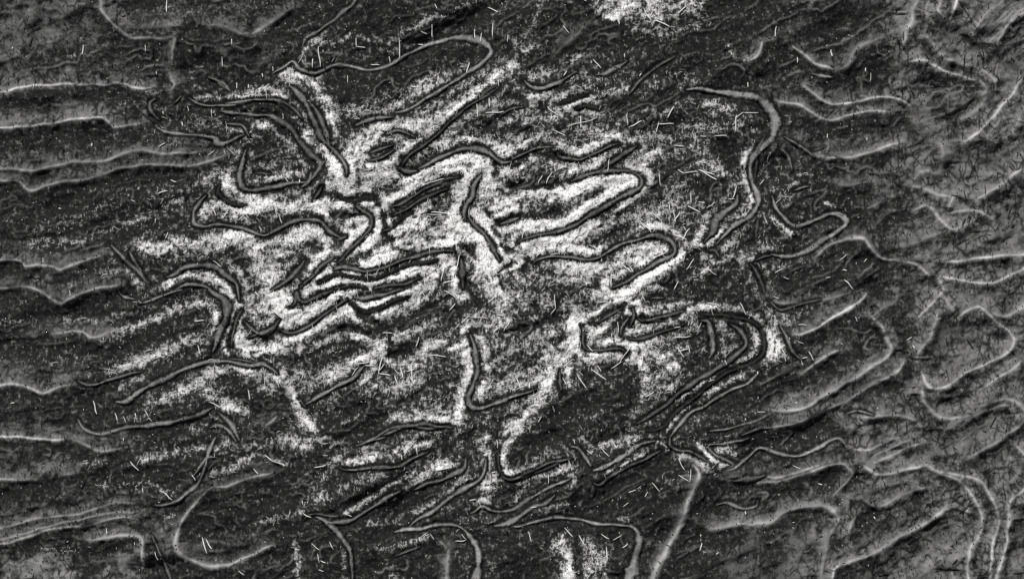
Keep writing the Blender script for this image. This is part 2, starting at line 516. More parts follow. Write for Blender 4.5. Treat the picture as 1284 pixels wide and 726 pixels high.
R 34-24 .1 .38 @12 1115,255 1110,295 1050,340 1000,390 990,440 950,490
R 25 .1 .3 @12 965,535 1000,535 1020,560
R 14 .1 .32 @12 1170,590 1210,640 1240,700 @22 1250,10
R 14 .3 .36 @12 1200,580 1240,560 @13 0,550
R 40 .3 .32 @12 1250,210 1260,250
R 30 .3 .32 @12 1210,380 1200,440
R 30-14 .1 .38 @12 1265,0 1230,40
R 14 .9 .56 @13 120,5 160,35 220,62 300,75 360,75 430,60 500,40 560,20 620,3
R 40 .5 .36 @13 40,30 80,60 100,130
R 14 .3 .45 @13 110,230 190,212
R 18 .5 .4 @13 330,200 390,205 440,195
R 16-16-22-26-18 .3 .48 @13 0,260 20,310 50,355 90,395 130,412 180,395 230,370 290,350 340,352 370,380 365,410 320,440 260,475 210,510 150,545 100,560 40,558 0,550
R 10-26-10-12 .6 .5 @13 210,565 260,525 310,495 370,475 430,465 460,470 480,500 510,540 560,572 630,580 700,590 750,620 790,665 820,690
R 34 1 .44 @13 830,0 835,60 840,110 820,150 770,135 720,155 690,190
R 30 1 .48 @13 700,215 780,230 820,250 880,262
R 20 1 .62 @13 900,265 880,300 875,335
R 18 1 .52 @13 890,345 950,335 1010,335 1060,350 1085,362
R 14 1 .58 @13 1020,375 960,400 910,420 880,420 840,380 800,330 770,310 700,330
R 20 1 .4 @13 650,520 700,490 760,465 840,440
R 18 1 .56 @13 1010,280 1060,250 1120,210 1180,160 1230,130
R 14 1 .48 @13 1190,230 1240,190 1270,130
R 10 1 .64 @13 850,585 930,580 1010,572 1100,560 1180,550 1270,545
R 11 1 .62 @13 830,650 900,670 980,685 1050,692 1110,680 1180,650 1270,610
R 10 1 .52 @13 820,650 840,690 850,726
R 7 .6 .35 @13 510,405 560,365 600,335
R 20 .8 .44 @13 480,320 520,305 560,270
R 12 .7 .5 @20 290,215 340,205 400,200 450,208 490,235 530,230 570,205
R 14 .4 .45 @20 620,10 640,30 700,42
R 11 .4 .48 @20 720,62 780,50 850,22 930,0
R 10 1 .64 @20 10,468 80,463 140,470 190,485 240,505 290,490 340,472 385,465
R 12 .4 .44 @20 420,450 460,465 510,460 580,440 650,420 730,405
R 30-22-18-14 .2 .46 @20 600,548 660,545 700,520 740,490 800,460 860,430 930,395 1000,370 1070,355 1140,348 1200,358 @21 0,370 50,370 90,390 120,415
R 16-16-24-20 .3 .46 @20 420,640 450,680 500,702 550,705 620,685 700,675 780,665 830,655 900,645 970,630 1030,610 1080,580
R 14-34 .2 .42 @20 1100,600 1150,640 1190,680 @30 1215,20
R 8 .1 .44 @20 1170,335 1230,345 1280,352
R 16 0 .3 @21 190,75 210,60 220,10 225,40 250,60 300,45 350,20 400,0
R 30-20-10 .1 .38 @21 500,38 560,40 620,25 680,8 740,-5
R 14-9 .1 .36 @21 0,205 40,215 90,205 120,185
R 14-10-8 .05 .36 @21 130,198 190,210 250,190 310,155 360,120 410,80 470,45
R 9 0 .15 @21 480,60 520,90 540,105 580,105 640,85 700,55 760,40
R 18 .2 .48 @21 260,560 300,540 350,510 400,480 450,460 500,430 530,400 555,370
R 24 .1 .34 @21 230,540 260,580
R 24 .5 .48 @21 60,670 90,650 120,620
R 22-20-20-18-12 .15 .44 @21 1078,215 1090,250 1100,300 1105,360 1105,420 1085,480 1068,520 1072,560 1095,578 1150,575 1200,560 1280,530 @22 60,508 130,480
R 12-16-10 .05 .36 @21 640,715 700,690 760,670 830,660 900,672 970,670
R 10 0 .34 @22 340,175 350,220 355,270 375,295 430,295 490,285 540,290 565,310
R 16-26 .05 .4 @22 535,220 545,180 575,130
R 10 0 .34 @22 595,88 603,130 580,180
R 10-8 0 .28 @22 560,235 620,240 680,225 750,205 820,180 850,165
R 8 0 .28 @22 640,130 670,155 740,150
R 26-34-20 .1 .44 @22 930,145 970,155 985,200 995,250 995,300 970,340
R 16-24-12 .05 .36 @22 1080,165 1130,200 1155,250 1145,290 1100,330 1040,370 960,415 900,455 840,500 780,550 720,590 650,640 620,660
R 10 0 .2 @22 930,120 1050,125 1150,140 1220,180 1250,240 1245,300 1200,350 1130,380 1050,420 960,480 900,530 840,580 780,640 740,680 660,690
R 14 .15 .45 @22 1220,400 1160,460 1090,490 1020,530 950,570 890,600 840,650 800,700 780,726
R 9 .2 .4 @22 970,690 1050,685 1150,660 1220,630 1280,605
R 14 .3 .42 @22 1130,715 1190,690 1230,675 1280,675
R 18 .1 .36 @22 232,405 235,450 242,500
R 14 .3 .46 @22 -20,535 0,530 60,505
R 12 .5 .46 @23 0,50 60,60 130,62 200,60 270,45 330,25 390,10
R 26-14-9-7 .8 .66 @23 470,15 430,55 370,95 310,130 260,160 210,190 150,212 100,210
R 18-20-26-14 .9 .54 @23 500,130 535,170 560,220 580,270 580,310 550,345 500,365 460,400 400,435 340,475 280,510 220,545 160,575 100,590 0,595
R 30-12-11 .8 .54 @23 650,345 630,380 590,415 530,450 460,490 390,535 320,570 250,605 180,635 100,655 0,675
R 8 .8 .4 @23 500,130 540,95 600,65 625,40 625,0
R 16 .8 .58 @23 150,410 200,370 250,335 300,310 350,295
R 13 1 .55 @23 725,130 760,95 800,55 840,10
R 36 1 .44 @23 855,30 870,80 900,110
R 12 1 .62 @23 905,150 950,115 990,85 1030,82 1080,130 1130,170 1170,200 1195,240 1185,280 1150,310 1090,345 1020,380 950,410 890,450 830,478 790,480 755,455 735,400
R 11 1 .55 @23 1020,490 1080,455 1140,420 1190,385 1235,345
R 18 1 .52 @23 735,470 740,540 780,590 830,625 880,630 950,615 1020,585 1080,560 1140,540 1200,545 1240,580 1255,620 1240,650 1200,690 1150,715
R 9 1 .46 @23 860,680 930,655 1010,610 1080,580 1150,570 1200,585 1215,620
R 18 1 .5 @23 810,120 795,170 780,230 740,270 715,310 710,350
R 18 1 .52 @23 1080,100 1150,130 1200,110 1270,55
R 14 1 .48 @23 440,630 500,620 560,612 620,615 680,630 720,660 740,690 720,710
R 12 1 .4 @23 380,670 430,700
R 12 1 .42 @23 600,726 650,700 700,675
R 14 .1 .4 @23 45,170 75,240 110,310 150,350
R 9 1 .75 @30 10,5 100,8 200,12 280,18 340,15
R 12 .9 .52 @30 400,22 450,40 500,65 560,72 620,62
R 14 .9 .58 @30 10,210 80,212 150,218 210,220
R 9 .9 .42 @30 215,210 250,180 280,150
R 22 .8 .48 @30 340,185 400,185
R 10 .6 .5 @30 10,460 80,445 150,420 220,408 300,400 370,393 430,380 500,360 560,342 630,332 700,332
R 12-20-12-12-32 .3 .45 @30 790,340 850,340 900,325 950,290 1000,250 1030,200 1045,150 1060,90 1080,40 1100,10
R 9 .5 .5 @30 10,515 80,505 150,480 230,455 320,435 400,420 470,400 540,385 620,378 690,380
R 9 .6 .58 @30 10,535 60,530 130,508 200,485 290,462 380,452 450,445 510,430 570,410 630,405 710,410
R 9 .1 .34 @30 1130,115 1090,130 1065,170
R 12-16-34-30-14-10 .5 .52 @30 1090,240 1050,270 1000,330 950,390 920,440 900,490 905,540 940,590 990,620 1050,642 1110,643 1170,630 1230,605 1280,585 @31 60,555 110,540
R 9-14 .5 .48 @30 1090,250 1150,250 1200,230 1280,205 @31 40,190 90,185
R 16 .8 .55 @30 480,520 600,500 700,490 730,510 735,560 740,620 735,660
R 9 .6 .25 @30 800,450 840,560 870,640
R 10 .2 .46 @31 465,165 530,165 600,155 680,155 740,148 790,115 850,80
R 30-16-16-20 .2 .48 @31 370,420 400,428 480,415 530,390 580,360 630,330 680,300 730,270
R 12-20-24 .3 .44 @31 790,265 860,240 920,225 980,195 1040,155 1055,110
R 12-30-14-16 .2 .45 @31 310,395 350,410 400,460 450,510 480,560 490,620 490,710
R 14-20-20-10 .15 .46 @31 1150,110 1145,160 1120,210 1060,255 1000,290 940,330 880,375 820,410 770,455
R 30-14-16-30-46 .3 .5 @31 700,480 760,465 830,455 900,442 960,438 1020,455 1070,495 1100,540 1120,590 1115,640 1100,710
R 30 .6 .48 @31 930,520 960,560 960,620 955,710
R 9 .4 .38 @31 700,595 760,570 830,545
R 13 .2 .45 @31 1070,380 1090,375 1135,350 1180,370 1230,375 1280,365 @32 50,330 110,300 170,265 230,235 290,205
R 24-14 .3 .44 @31 1190,440 1240,435 1280,425 @32 60,385 110,350 160,330 215,290
R 9 .1 .4 @31 550,30 600,20 660,5
R 20-26 .2 .44 @32 290,50 330,60 360,100 390,145
R 34-26-16-26 .3 .5 @32 400,170 450,150 510,120 560,90 610,60 660,35 705,25
R 14-10 .1 .38 @32 400,225 430,238 480,205 540,170 600,140 660,110 730,75
R 60 .3 .34 @32 395,250 395,300
R 12-16-14-12-40-44 .25 .5 @32 0,445 60,440 120,425 180,412 250,408 320,412 390,425 450,438 520,442 590,448 625,475 630,510 620,560 600,620 578,710
R 14-28-40-46-54 .5 .54 @32 890,140 920,180 920,210 890,270 865,320 850,380 830,450 790,520 750,580 720,640 695,710
R 12 .1 .36 @32 780,0 785,50 830,75 870,75 930,100 960,120
R 11-9 .3 .45 @32 1170,10 1120,25 1050,35 975,45 1000,90 1060,125 1090,145 1060,160
R 12-16 .3 .48 @32 1060,165 1100,150 1150,120 1200,80 1230,65 1280,78 @33 50,90 110,98 170,85 230,60 280,30 330,15 360,35 380,55
R 12 .6 .52 @32 1050,200 1120,200 1200,200 1280,205 @33 60,200 150,170 230,145
R 10 .5 .5 @32 1050,215 1150,222 1280,230 @33 60,220 120,200 180,175 240,155 300,138 350,140 380,165 400,185 370,230 330,265 290,300
R 16-12 .3 .44 @32 1010,345 1060,335 1110,345 1160,358 1210,345 1215,320
R 40 1 .5 @32 990,460 1080,445 1150,435 1220,430 1280,420 @33 50,390 110,365 170,350 240,345 290,350 320,380 330,410 310,450 280,500 265,560 250,620 240,705
R 13 1 .56 @33 410,65 480,70 540,45 600,15 640,0
R 11 .9 .5 @33 490,110 560,75 630,40 690,15
R 12 .9 .52 @33 510,130 590,100 670,60 740,35
R 14-16 1 .58 @33 450,140 490,170 530,190 590,188 660,165 720,150 760,140 800,165 850,190 900,210 940,240 990,300 1020,350 1035,410 1020,480 980,540 965,600 960,705
R 13 1 .54 @33 800,165 900,185 980,205 1040,235 1075,290 1100,350 1115,410 1100,470 1080,530 1070,600 1060,705
R 14 1 .52 @33 920,130 980,95 1050,60 1110,30 1160,3
R 12 .9 .44 @33 530,240 600,235 680,220
R 13 .9 .44 @33 440,290 490,340 540,345 600,320 660,285 720,260 790,245
R 16 1 .58 @33 1280,230 1230,270 1180,310 1165,360 1165,430 1150,520 1130,590 1110,650 1100,710
R 14 1 .44 @33 1240,150 1190,210 1150,260
R 9 1 .56 @33 1220,322 1280,325
R 22 .9 .4 @33 380,310 370,370
R 24 .9 .45 @33 430,380 390,440 370,510
R 26 1 .56 @33 350,630 420,605 500,575 580,535 650,495 720,455 780,415 830,375 870,340
R 15 1 .68 @33 330,630 300,660 295,705
B 34 1 #11 430,60 440,110 500,150 550,200 580,280 580,350 640,400
B 11 1 #11 550,130 590,190 620,240 690,220 700,240 655,290 665,330
B 16 .9 #11 490,85 560,110 590,125
K 11 1 #11 500,120 545,165 580,220 605,252
K 14 1 #11 608,360 595,320 592,300 640,268
K 18 1 #11 600,200 640,215 660,195
K 22 .9 #11 700,250 685,290
K 34 .9 #11 590,115 650,100
K 26 .9 #11 715,425 725,430
K 15 .9 #11 760,485 800,450 815,400 830,385
K 24 .9 #11 470,330 500,390 520,415
K 22 .9 #11 445,195 500,235
K 24 .9 #11 50,420 110,480 160,500
K 18 .9 #11 240,500 300,460 360,425
K 16 .9 #11 0,505 80,522 130,540
K 13 1 #11 188,520 186,610
K 20 .7 #11 620,520 700,510 740,490
K 26 .7 #11 795,550 815,552
K 34 .6 #11 700,290 780,300
K 30 .6 #11 940,200 1060,170 1140,140
K 60 .7 #11 1140,400 1230,370
K 26 .6 #11 860,360 960,350
K 16 .8 #11 200,210 330,240 430,205
K 30 .7 #01 560,490 720,500
K 26 .8 #01 600,380 650,368 690,388
R 14 0 .3 #01 520,382 560,350 592,332
R 14 .1 .36 #01 112,582 150,570 200,558
R 16-26-16 .1 .42 #00 770,520 820,530 845,548 935,515
R 12 .1 .4 #00 860,475 920,480 955,520
R 10 .1 .4 #00 860,402 960,388 1040,385 1100,410 1150,460
R 10 .1 .36 #00 970,660 1030,660
R 16 .3 .4 #00 840,430 940,440 1010,440
R 16 .3 .4 #00 800,300 850,320 880,355
R 14 .5 .38 #00 980,250 1030,235
R 14 .5 .36 #00 850,210 880,230
B 18 .9 #02 160,190 185,235
B 14 .8 #02 220,240 280,205
R 40 1 .62 #22 930,472 975,445
R 24 1 .56 #22 1040,470 1050,440
R 20 1 .54 #22 1235,215 1265,255
G .44 .8 #22 820,600 1030,500 1040,716 820,716
R 10 .2 .34 #10 880,572 893,500 925,440
R 14-20 .1 .38 #10 930,480 985,525 1040,505 1062,480
R 9 .1 .3 #10 940,545 990,525
B 20 .9 #21 745,100 700,140 640,200 612,260 640,310 700,318 800,275
R 8 0 .25 #21 590,225 600,310 640,345 720,322 840,270
K 60 .8 #21 665,275 700,230 760,200
G .42 1 #21 715,580 785,580 765,670 735,650
R 9 .3 .4 #20 590,550 620,620 650,700
R 8 .1 .3 #20 805,280 850,262
G .45 1 #20 30,640 110,560 240,590 330,600 330,640 250,716 20,716
G .42 .9 #20 360,570 545,540 560,620 545,716 430,716
G .38 .9 #00 0,10 390,10 370,120 300,200 180,220 60,260 0,300
G .34 .8 #00 0,280 80,240 300,250 500,300 420,325 100,330 0,345
G .42 1 #02 780,10 860,10 820,120 790,150
G .40 .9 #12 1000,150 1284,60 1284,230 1000,240
G .40 .9 #12 1000,500 1180,490 1230,560 1020,640
G .40 .9 #02 1130,90 1284,60 1284,300 1150,240
G .38 .9 #22 1030,270 1284,130 1284,716 1180,716 1150,400
G .32 .9 #22 120,540 500,480 520,716 100,716
S 60 .9 #02 720,110 790,170
S 60 .9 #02 760,260 780,360
S 50 .9 #02 830,380 880,390
S 60 .7 #02 860,245 900,255
S 60 .9 #02 60,30 110,90
S 50 .9 #02 170,180 220,240
S 70 .5 #02 0,250 100,330
S 120 .6 #22 870,490 980,560 880,620
S 60 .6 #22 820,690 860,600
S 120 .7 #20 80,640 240,610
S 100 .6 #20 440,620 520,600
S 40 .8 #20 30,500 240,490
S 40 .7 #20 400,440 520,480
S 40 .8 #11 360,690 400,640
S 60 .5 #12 80,560 40,640
S 40 .8 #12 60,640 90,600
S 50 .7 #10 40,490 130,490
S 50 .7 #10 200,700 300,690
S 60 .5 #00 60,220 320,220
S 80 .4 #00 60,60 200,150
S 40 .7 #20 1120,560 1140,690
S 40 .6 #01 1100,60 1200,110
R 7 1 .5 @03 1280,12 1220,35 1160,80 1110,130 1060,190
R 7 1 .48 @03 1240,12 1150,70 1080,130 1030,190
R 7 1 .48 @03 1160,12 1090,60 1030,120 990,180
R 8 1 .5 @03 1280,70 1200,110 1150,160 1110,230
R 8 1 .5 @03 780,20 760,80 800,130
R 8 1 .5 @03 840,20 820,70 850,110
R 10 1 .44 @03 1250,560 1200,640 1150,700
R 10 1 .46 @03 1130,600 1060,690
K 12 .6 @03 1220,420 1130,520 1040,630 960,700
K 14 .7 @03 1260,100 1180,170 1130,240
K 24 .8 @33 1190,330 1150,440 1120,560 1085,700
K 20 .8 @33 1000,250 1050,330 1070,420 1040,520 1010,620 1000,700
K 24 .8 @23 1060,110 1140,160 1220,200
K 24 .8 @23 800,500 880,500 1000,460 1120,380 1220,290
K 22 .8 @13 1030,330 1120,300 1240,200
K 24 .8 @13 720,240 800,290 860,370
K 26 .9 @13 900,440 1000,400 1080,370
R 30 .1 .36 #22 180,345 260,340 300,330
R 10 .2 .4 #22 600,100 640,90 700,100
R 16 .2 .4 #11 1160,400 1200,395
R 8 .05 .3 #11 950,490 1000,460 1050,435
R 14 .05 .34 #11 1110,470 1140,480 1220,460 1284,440
R 16-22 .15 .4 #20 800,150 830,140 870,160 905,200
R 12 .2 .42 #20 740,330 770,290 800,255 840,262
R 12 .1 .36 #21 60,215 120,195 190,155 250,140 330,150 420,150
R 9 .05 .34 #21 0,300 50,305 130,292 210,295 260,270 330,235
R 12 .1 .38 #21 600,330 640,340 700,320 800,275 860,262
R 8 .1 .36 #20 1150,490 1180,470 1284,480
R 9 .1 .4 #21 20,560 45,620 50,700
R 8 .2 .36 #12 310,400 360,440 430,420 500,400
R 10 .1 .4 #02 370,520 430,560 480,600
R 16 .3 .36 #02 350,565 385,600 400,650
R 12 .3 .4 #02 480,570 520,560
R 10 .1 .3 #02 300,520 270,580 260,690
R 10 .1 .35 #01 110,610 160,600 200,570
R 8 .1 .34 #01 590,450 640,420 700,405
B 110 .8 @02 470,40 640,60 860,50
B 40 .9 @02 440,60 520,100
"""
THREADS = """
W 01 325,250,335,350 297,310,297,355 510,205,512,250 512,250,555,252 580,335,625,338 722,205,725,305 885,140,885,200 672,295,676,325 1070,325,1055,380 1130,180,1125,225 1095,160,1097,205 1185,130,1185,200 1260,190,1257,225 467,390,467,425 1215,415,1215,450 1107,535,1110,600 1168,505,1170,550 1160,50,1210,75 500,604,530,605 98,345,100,370 45,380,48,400 150,580,152,610 900,40,910,65 830,175,860,185 930,95,940,110 815,233,840,237 780,445,830,448 1150,580,1240,572
W 02 650,60,690,120 700,120,780,155 860,50,820,90 520,100,530,140 250,150,280,185 400,310,440,355 555,285,557,305 270,370,255,395 365,375,372,382 570,575,572,640 580,645,640,615 725,620,715,670 720,630,800,628 800,545,770,600 1105,590,1100,670 1105,600,1140,575 1140,577,1215,577 1165,425,1165,450 270,645,420,600 340,590,340,650 200,660,265,690 175,545,225,590 90,540,110,552 1085,640,1105,620 905,670,907,715 930,690,960,692 1000,690,1060,690 110,375,120,410 350,15,365,25 420,40,430,15 630,395,640,380
W 03 25,150,20,200 130,300,130,330 277,680,277,700 465,355,465,375 295,265,297,300 490,380,490,420 470,700,470,715
W 00 755,245,757,280 443,240,440,290 1130,300,1132,350 1180,215,1182,245 1198,425,1200,455 1257,435,1258,455 838,570,842,585 960,545,963,570 930,620,935,640 1078,560,1078,600 808,375,808,390 855,20,857,80 1240,480,1278,490 90,250,90,260
W 10 485,0,485,15 250,565,252,590 1075,310,1100,355 1085,580,1125,610 800,370,795,395 1160,330,1130,370 1010,360,1040,340 310,320,325,322 870,180,900,190 810,250,860,235 860,440,850,470 680,280,700,290 1130,350,1160,345 1210,380,1240,350 1240,340,1262,370 1060,60,1090,40 820,20,850,0
W 11 905,0,915,40 870,195,945,175 830,215,880,190 1000,490,1010,530 1020,550,1005,620 945,600,930,680 1090,570,1070,590 940,690,990,680 1200,310,1215,360 610,590,630,605 130,350,145,395 30,410,45,430 870,350,930,350 880,340,960,345 110,320,120,370 230,180,235,195 1000,650,1010,690 640,300,650,340 90,690,110,640 160,170,175,190
W 12 725,150,735,210 820,130,850,150 850,148,920,140 920,130,1000,155 940,140,1010,180 800,330,810,390 830,340,800,390 640,390,690,440 680,385,685,440 690,340,740,380 740,380,742,430 870,310,930,340 885,240,885,300 1110,210,1090,270 1070,275,1100,275 170,200,200,140 130,200,150,160 290,160,300,135 580,600,600,635 490,640,490,710 545,600,590,635 400,500,420,530 50,470,60,435 800,450,860,475 880,420,840,480 915,90,960,97 960,620,1010,650 900,570,860,625 330,550,345,530 120,560,140,540 565,195,580,215 800,10,850,15 1000,290,960,320 215,20,240,22 470,140,480,80 1225,205,1245,180 210,100,215,140 880,5,890,20 820,680,800,720 920,290,950,295 630,380,660,420 230,500,232,550 380,500,420,520 1240,360,1260,400 700,570,760,540 780,300,785,340 850,410,860,430 190,550,230,545
W 13 335,575,370,550 460,585,475,570 20,640,60,620 60,660,90,670 350,625,370,628 265,665,290,660 355,675,400,720 160,150,180,145 20,300,45,275
W 20 490,545,510,610 600,605,615,640 700,605,705,620 750,590,770,620 1065,550,1120,580 1060,345,1085,340 1010,270,1025,320 380,0,385,30 640,620,655,650 770,625,785,645 1255,490,1265,540 90,555,110,553 990,150,1040,148
W 21 90,90,150,140 1030,160,1070,125 970,100,1000,65 1070,130,1160,140 490,420,520,380 820,230,805,280 870,320,955,328 780,370,790,440 620,400,650,360 60,430,55,470 945,0,1010,45 1190,210,1215,180 830,0,870,50 620,410,680,420 1020,165,1000,190 700,420,725,480 430,380,470,390 640,330,620,410 1200,120,1240,125 555,370,600,372 730,380,740,430 640,210,690,212 10,5,30,30 240,440,250,410 110,430,130,480 1160,60,1200,30 800,390,760,400 520,360,580,350 1240,200,1270,150 700,390,720,410
W 22 210,20,215,90 190,120,215,90 790,240,880,225 390,390,465,440 320,410,365,480 640,10,655,50 1125,60,1155,120 585,270,530,360 490,385,545,350 420,370,440,400 250,380,300,340 815,280,850,330 880,170,895,150 200,570,210,600 1215,400,1215,415 1050,345,1060,365 1150,630,1150,640 1210,600,1250,600 870,270,880,310 520,155,525,205 20,490,60,470 370,270,400,300 800,185,830,180 970,450,1000,440 960,60,1030,80 640,300,640,370 250,430,265,460 660,525,700,500 130,650,145,620 820,300,870,290 20,430,40,480 90,450,85,480 430,60,470,55 330,400,350,420 180,380,220,400
W 23 125,250,155,262 60,300,70,350 115,550,125,555 150,335,175,330 340,260,350,268 520,580,524,584 130,170,170,172 665,245,690,230 180,300,205,345 50,290,70,330 10,30,40,40 415,130,425,155 145,345,155,370 690,270,700,285
W 30 1030,500,1055,580 1050,510,1080,555 800,570,815,610 680,125,720,170 835,275,885,315 980,190,1000,220 1210,665,1240,685 440,125,465,122 645,10,645,25 550,455,555,485 735,255,740,280
W 31 905,168,970,155 1000,520,1050,515 1030,485,1055,515 290,530,330,560 320,580,330,625 335,615,360,625 380,520,400,560 325,660,350,668 460,380,490,395 860,20,865,50 345,95,370,97 820,500,830,520 60,95,90,120 90,120,155,145 305,155,360,145 245,320,247,340 875,480,895,510 1070,315,1100,312 1180,180,1200,175 250,380,290,400 5,160,30,185 810,55,815,90 735,90,740,115 1130,300,1140,330 1205,20,1210,60 850,490,870,485
W 32 430,50,480,100 425,50,450,40 370,70,395,90 500,30,515,60 180,190,180,235 280,120,295,170 20,290,25,330 690,230,730,275 825,110,850,165 820,190,870,220 875,225,880,160 670,275,655,300 550,350,575,330 260,455,300,500 330,490,360,540 440,485,480,510 545,550,570,530 500,515,540,490 575,280,610,265 935,490,935,500 940,530,930,570 1010,585,1020,575 80,470,95,520 465,545,470,610 90,355,120,350 305,15,310,40 1150,370,1152,385
W 33 230,235,250,240 105,145,140,160 510,400,515,410
D 03 955,290,945,375 920,190,980,200 1095,400,1120,430 785,430,850,450 785,430,790,445 750,285,775,320 645,180,645,220 835,290,845,320 415,265,415,300 940,670,940,710 1035,230,1045,320 1010,290,1040,310 700,165,730,180 625,220,625,260 900,10,1020,190 850,560,870,610 1008,15,1010,30 1225,540,1235,560
D 13 305,65,355,75 1165,110,1185,140 1050,205,1048,250 1240,90,1238,105 935,405,955,370 965,395,985,355 1190,320,1170,375 1205,400,1185,420 545,60,550,140 990,310,1010,325 825,715,845,705 950,230,960,290 890,255,940,265 500,250,530,270 475,150,530,155 1100,265,1140,280 925,30,930,80 640,30,645,60 740,470,720,475
D 23 615,650,618,700 660,645,665,690 1165,645,1155,705 855,380,870,445 945,412,975,402 1105,175,1120,183 505,145,515,150 970,240,1000,290 1040,690,1060,700 790,20,800,10 1110,620,1080,680 575,420,600,418 520,450,535,445
D 33 885,325,940,290 935,362,992,328 1068,220,1068,265 1198,410,1178,485 675,525,745,492 880,630,910,600 975,708,1055,685 335,195,335,250 530,690,585,685 970,595,1000,610 230,492,250,490 155,575,175,565 1245,318,1260,290 190,540,165,560 790,320,800,345 520,600,520,650 1140,240,1150,310 760,330,790,350 240,560,235,585
D 32 720,615,735,630 760,535,782,542
D 30 400,310,430,370 300,462,320,450 450,220,430,260
D 00 170,250,190,200 420,100,445,50 50,530,90,490 230,150,180,165
D 01 1090,160,1092,210
"""
LINES = [l.split() for l in TRACE.strip().splitlines()]
# ---------------- relief, wear and painted light-and-shade maps of the cloth, one sample per mm ----------------
M = 130; Wp, Hp = 1284+2*M, 726+2*M
YY, XX = np.mgrid[0:Hp, 0:Wp].astype(np.float32); XX -= M; YY -= M
def smooth_noise(cell, seed, octaves=3, stretch=1, ang=0):
    r = np.random.default_rng(seed); out = np.zeros((Hp, Wp), np.float32); amp = 1; tot = 0
    for o in range(octaves):
        c = cell/2**o; ca, sa = math.cos(ang), math.sin(ang)
        gy, gx = int((Hp+Wp)/c)+6, int((Wp+Hp)/c)+6
        g = r.standard_normal((gy, gx)).astype(np.float32)
        u = ((XX+M)*ca-(YY+M)*sa+Hp*abs(sa))/(c*stretch); v = ((XX+M)*sa+(YY+M)*ca)/c; iu = u.astype(int); iv = v.astype(int); fu = u-iu; fv = v-iv
        fu = fu*fu*(3-2*fu); fv = fv*fv*(3-2*fv)
        out += amp*((g[iv, iu]*(1-fu)+g[iv, iu+1]*fu)*(1-fv)+(g[iv+1, iu]*(1-fu)+g[iv+1, iu+1]*fu)*fv)
        tot += amp*amp; amp *= .6
    return out/math.sqrt(tot)
n_big, n_mid, n_small = smooth_noise(70, 1), smooth_noise(22, 2), smooth_noise(8, 3, 2)
streak = smooth_noise(13, 5, 3, 4.5, math.radians(24)); streak2 = smooth_noise(9, 6, 3, 5, math.radians(8))
core_ = np.exp(-((XX-610)/370)**2-((YY-330)/230)**2); wide_ = np.exp(-((XX-580)/560)**2-((YY-350)/330)**2)
D = .05+.19*core_+.17*wide_+(.03+.13*wide_)*streak+.05*wide_*streak2+.03*n_mid  # painted sheen level, with a broad highlight in the middle
D -= .05*np.clip((XX-950)/200, 0, 1)
G = .22*np.clip(np.maximum(np.abs(XX-600)/560, np.abs(YY-350)/420)-.45, 0, .7)/.5+(1-core_)*(.20*np.clip(streak, 0, 2)+.16*np.clip(streak2, 0, 2)); GV = np.full_like(D, .29); fold_ = smooth_noise(34, 41, 2, 4, math.radians(6))*(1-np.clip((XX-300)/200, 0, 1))+smooth_noise(34, 42, 2, 3.2, math.radians(28))*np.clip((XX-300)/200, 0, 1); H = 3.0*n_big+(3.6-1.8*core_)*fold_+.9*n_mid+(.35+.35*wide_)*streak+.3*streak2; DN = np.full_like(D, 60.); DA = np.full_like(D, 60.); RT = np.clip((XX-1060)/110, 0, 1); NS = np.zeros_like(D); SP = np.zeros_like(D); SE = np.zeros_like(D); KM = np.zeros_like(D); HS = np.zeros_like(D)
def dist_map(P, wid, reach):
    """distance to the polyline, local width and side, on the window it touches"""
    x0 = int(max(0, P[:, 0].min()-reach+M)); x1 = int(min(Wp, P[:, 0].max()+reach+M+1))
    y0 = int(max(0, P[:, 1].min()-reach+M)); y1 = int(min(Hp, P[:, 1].max()+reach+M+1))
    if x1 <= x0 or y1 <= y0: return None
    d = np.full((y1-y0, x1-x0), 1e9, np.float32); wl = np.ones_like(d)*float(wid[0]); sd = np.zeros_like(d)
    for i in range(len(P)-1):
        a, b = P[i], P[i+1]
        sx0 = int(max(x0, min(a[0], b[0])-reach+M)); sx1 = int(min(x1, max(a[0], b[0])+reach+M+1))
        sy0 = int(max(y0, min(a[1], b[1])-reach+M)); sy1 = int(min(y1, max(a[1], b[1])+reach+M+1))
        if sx1 <= sx0 or sy1 <= sy0: continue
        X = XX[sy0:sy1, sx0:sx1]-a[0]; Y = YY[sy0:sy1, sx0:sx1]-a[1]
        ab = b-a; L2 = ab@ab+1e-9; t = np.clip((X*ab[0]+Y*ab[1])/L2, 0, 1)
        ddx = X-t*ab[0]; ddy = Y-t*ab[1]; dd = np.sqrt(ddx**2+ddy**2)
        sl_ = (slice(sy0-y0, sy1-y0), slice(sx0-x0, sx1-x0)); m = dd < d[sl_]
        d[sl_] = np.where(m, dd, d[sl_]); wl[sl_] = np.where(m, wid[i]+t*(wid[i+1]-wid[i]), wl[sl_])
        sd[sl_] = np.where(m, ddy, sd[sl_])
    return (slice(y0, y1), slice(x0, x1)), d, wl, sd
def poly_mask(P, soft=12):
    P = np.array(P); ins = np.zeros((Hp, Wp), bool); n = len(P)
    for i in range(n):
        (xa, ya), (xb, yb) = P[i], P[(i+1) % n]
        c = ((ya > YY) != (yb > YY))
        if ya != yb: ins ^= c & (XX < (xb-xa)*(YY-ya)/(yb-ya)+xa)
    m = ins.astype(np.float32)
    k = int(soft)
    for ax in (0, 1):
        for rep in range(2):
            cs = np.cumsum(np.concatenate([np.repeat(np.take(m, [0], ax), k+1, ax), m, np.repeat(np.take(m, [-1], ax), k, ax)], ax), ax)
            n_ = m.shape[ax]; m = (np.take(cs, range(2*k+1, 2*k+1+n_), ax)-np.take(cs, range(0, n_), ax))/(2*k+1)
    return m
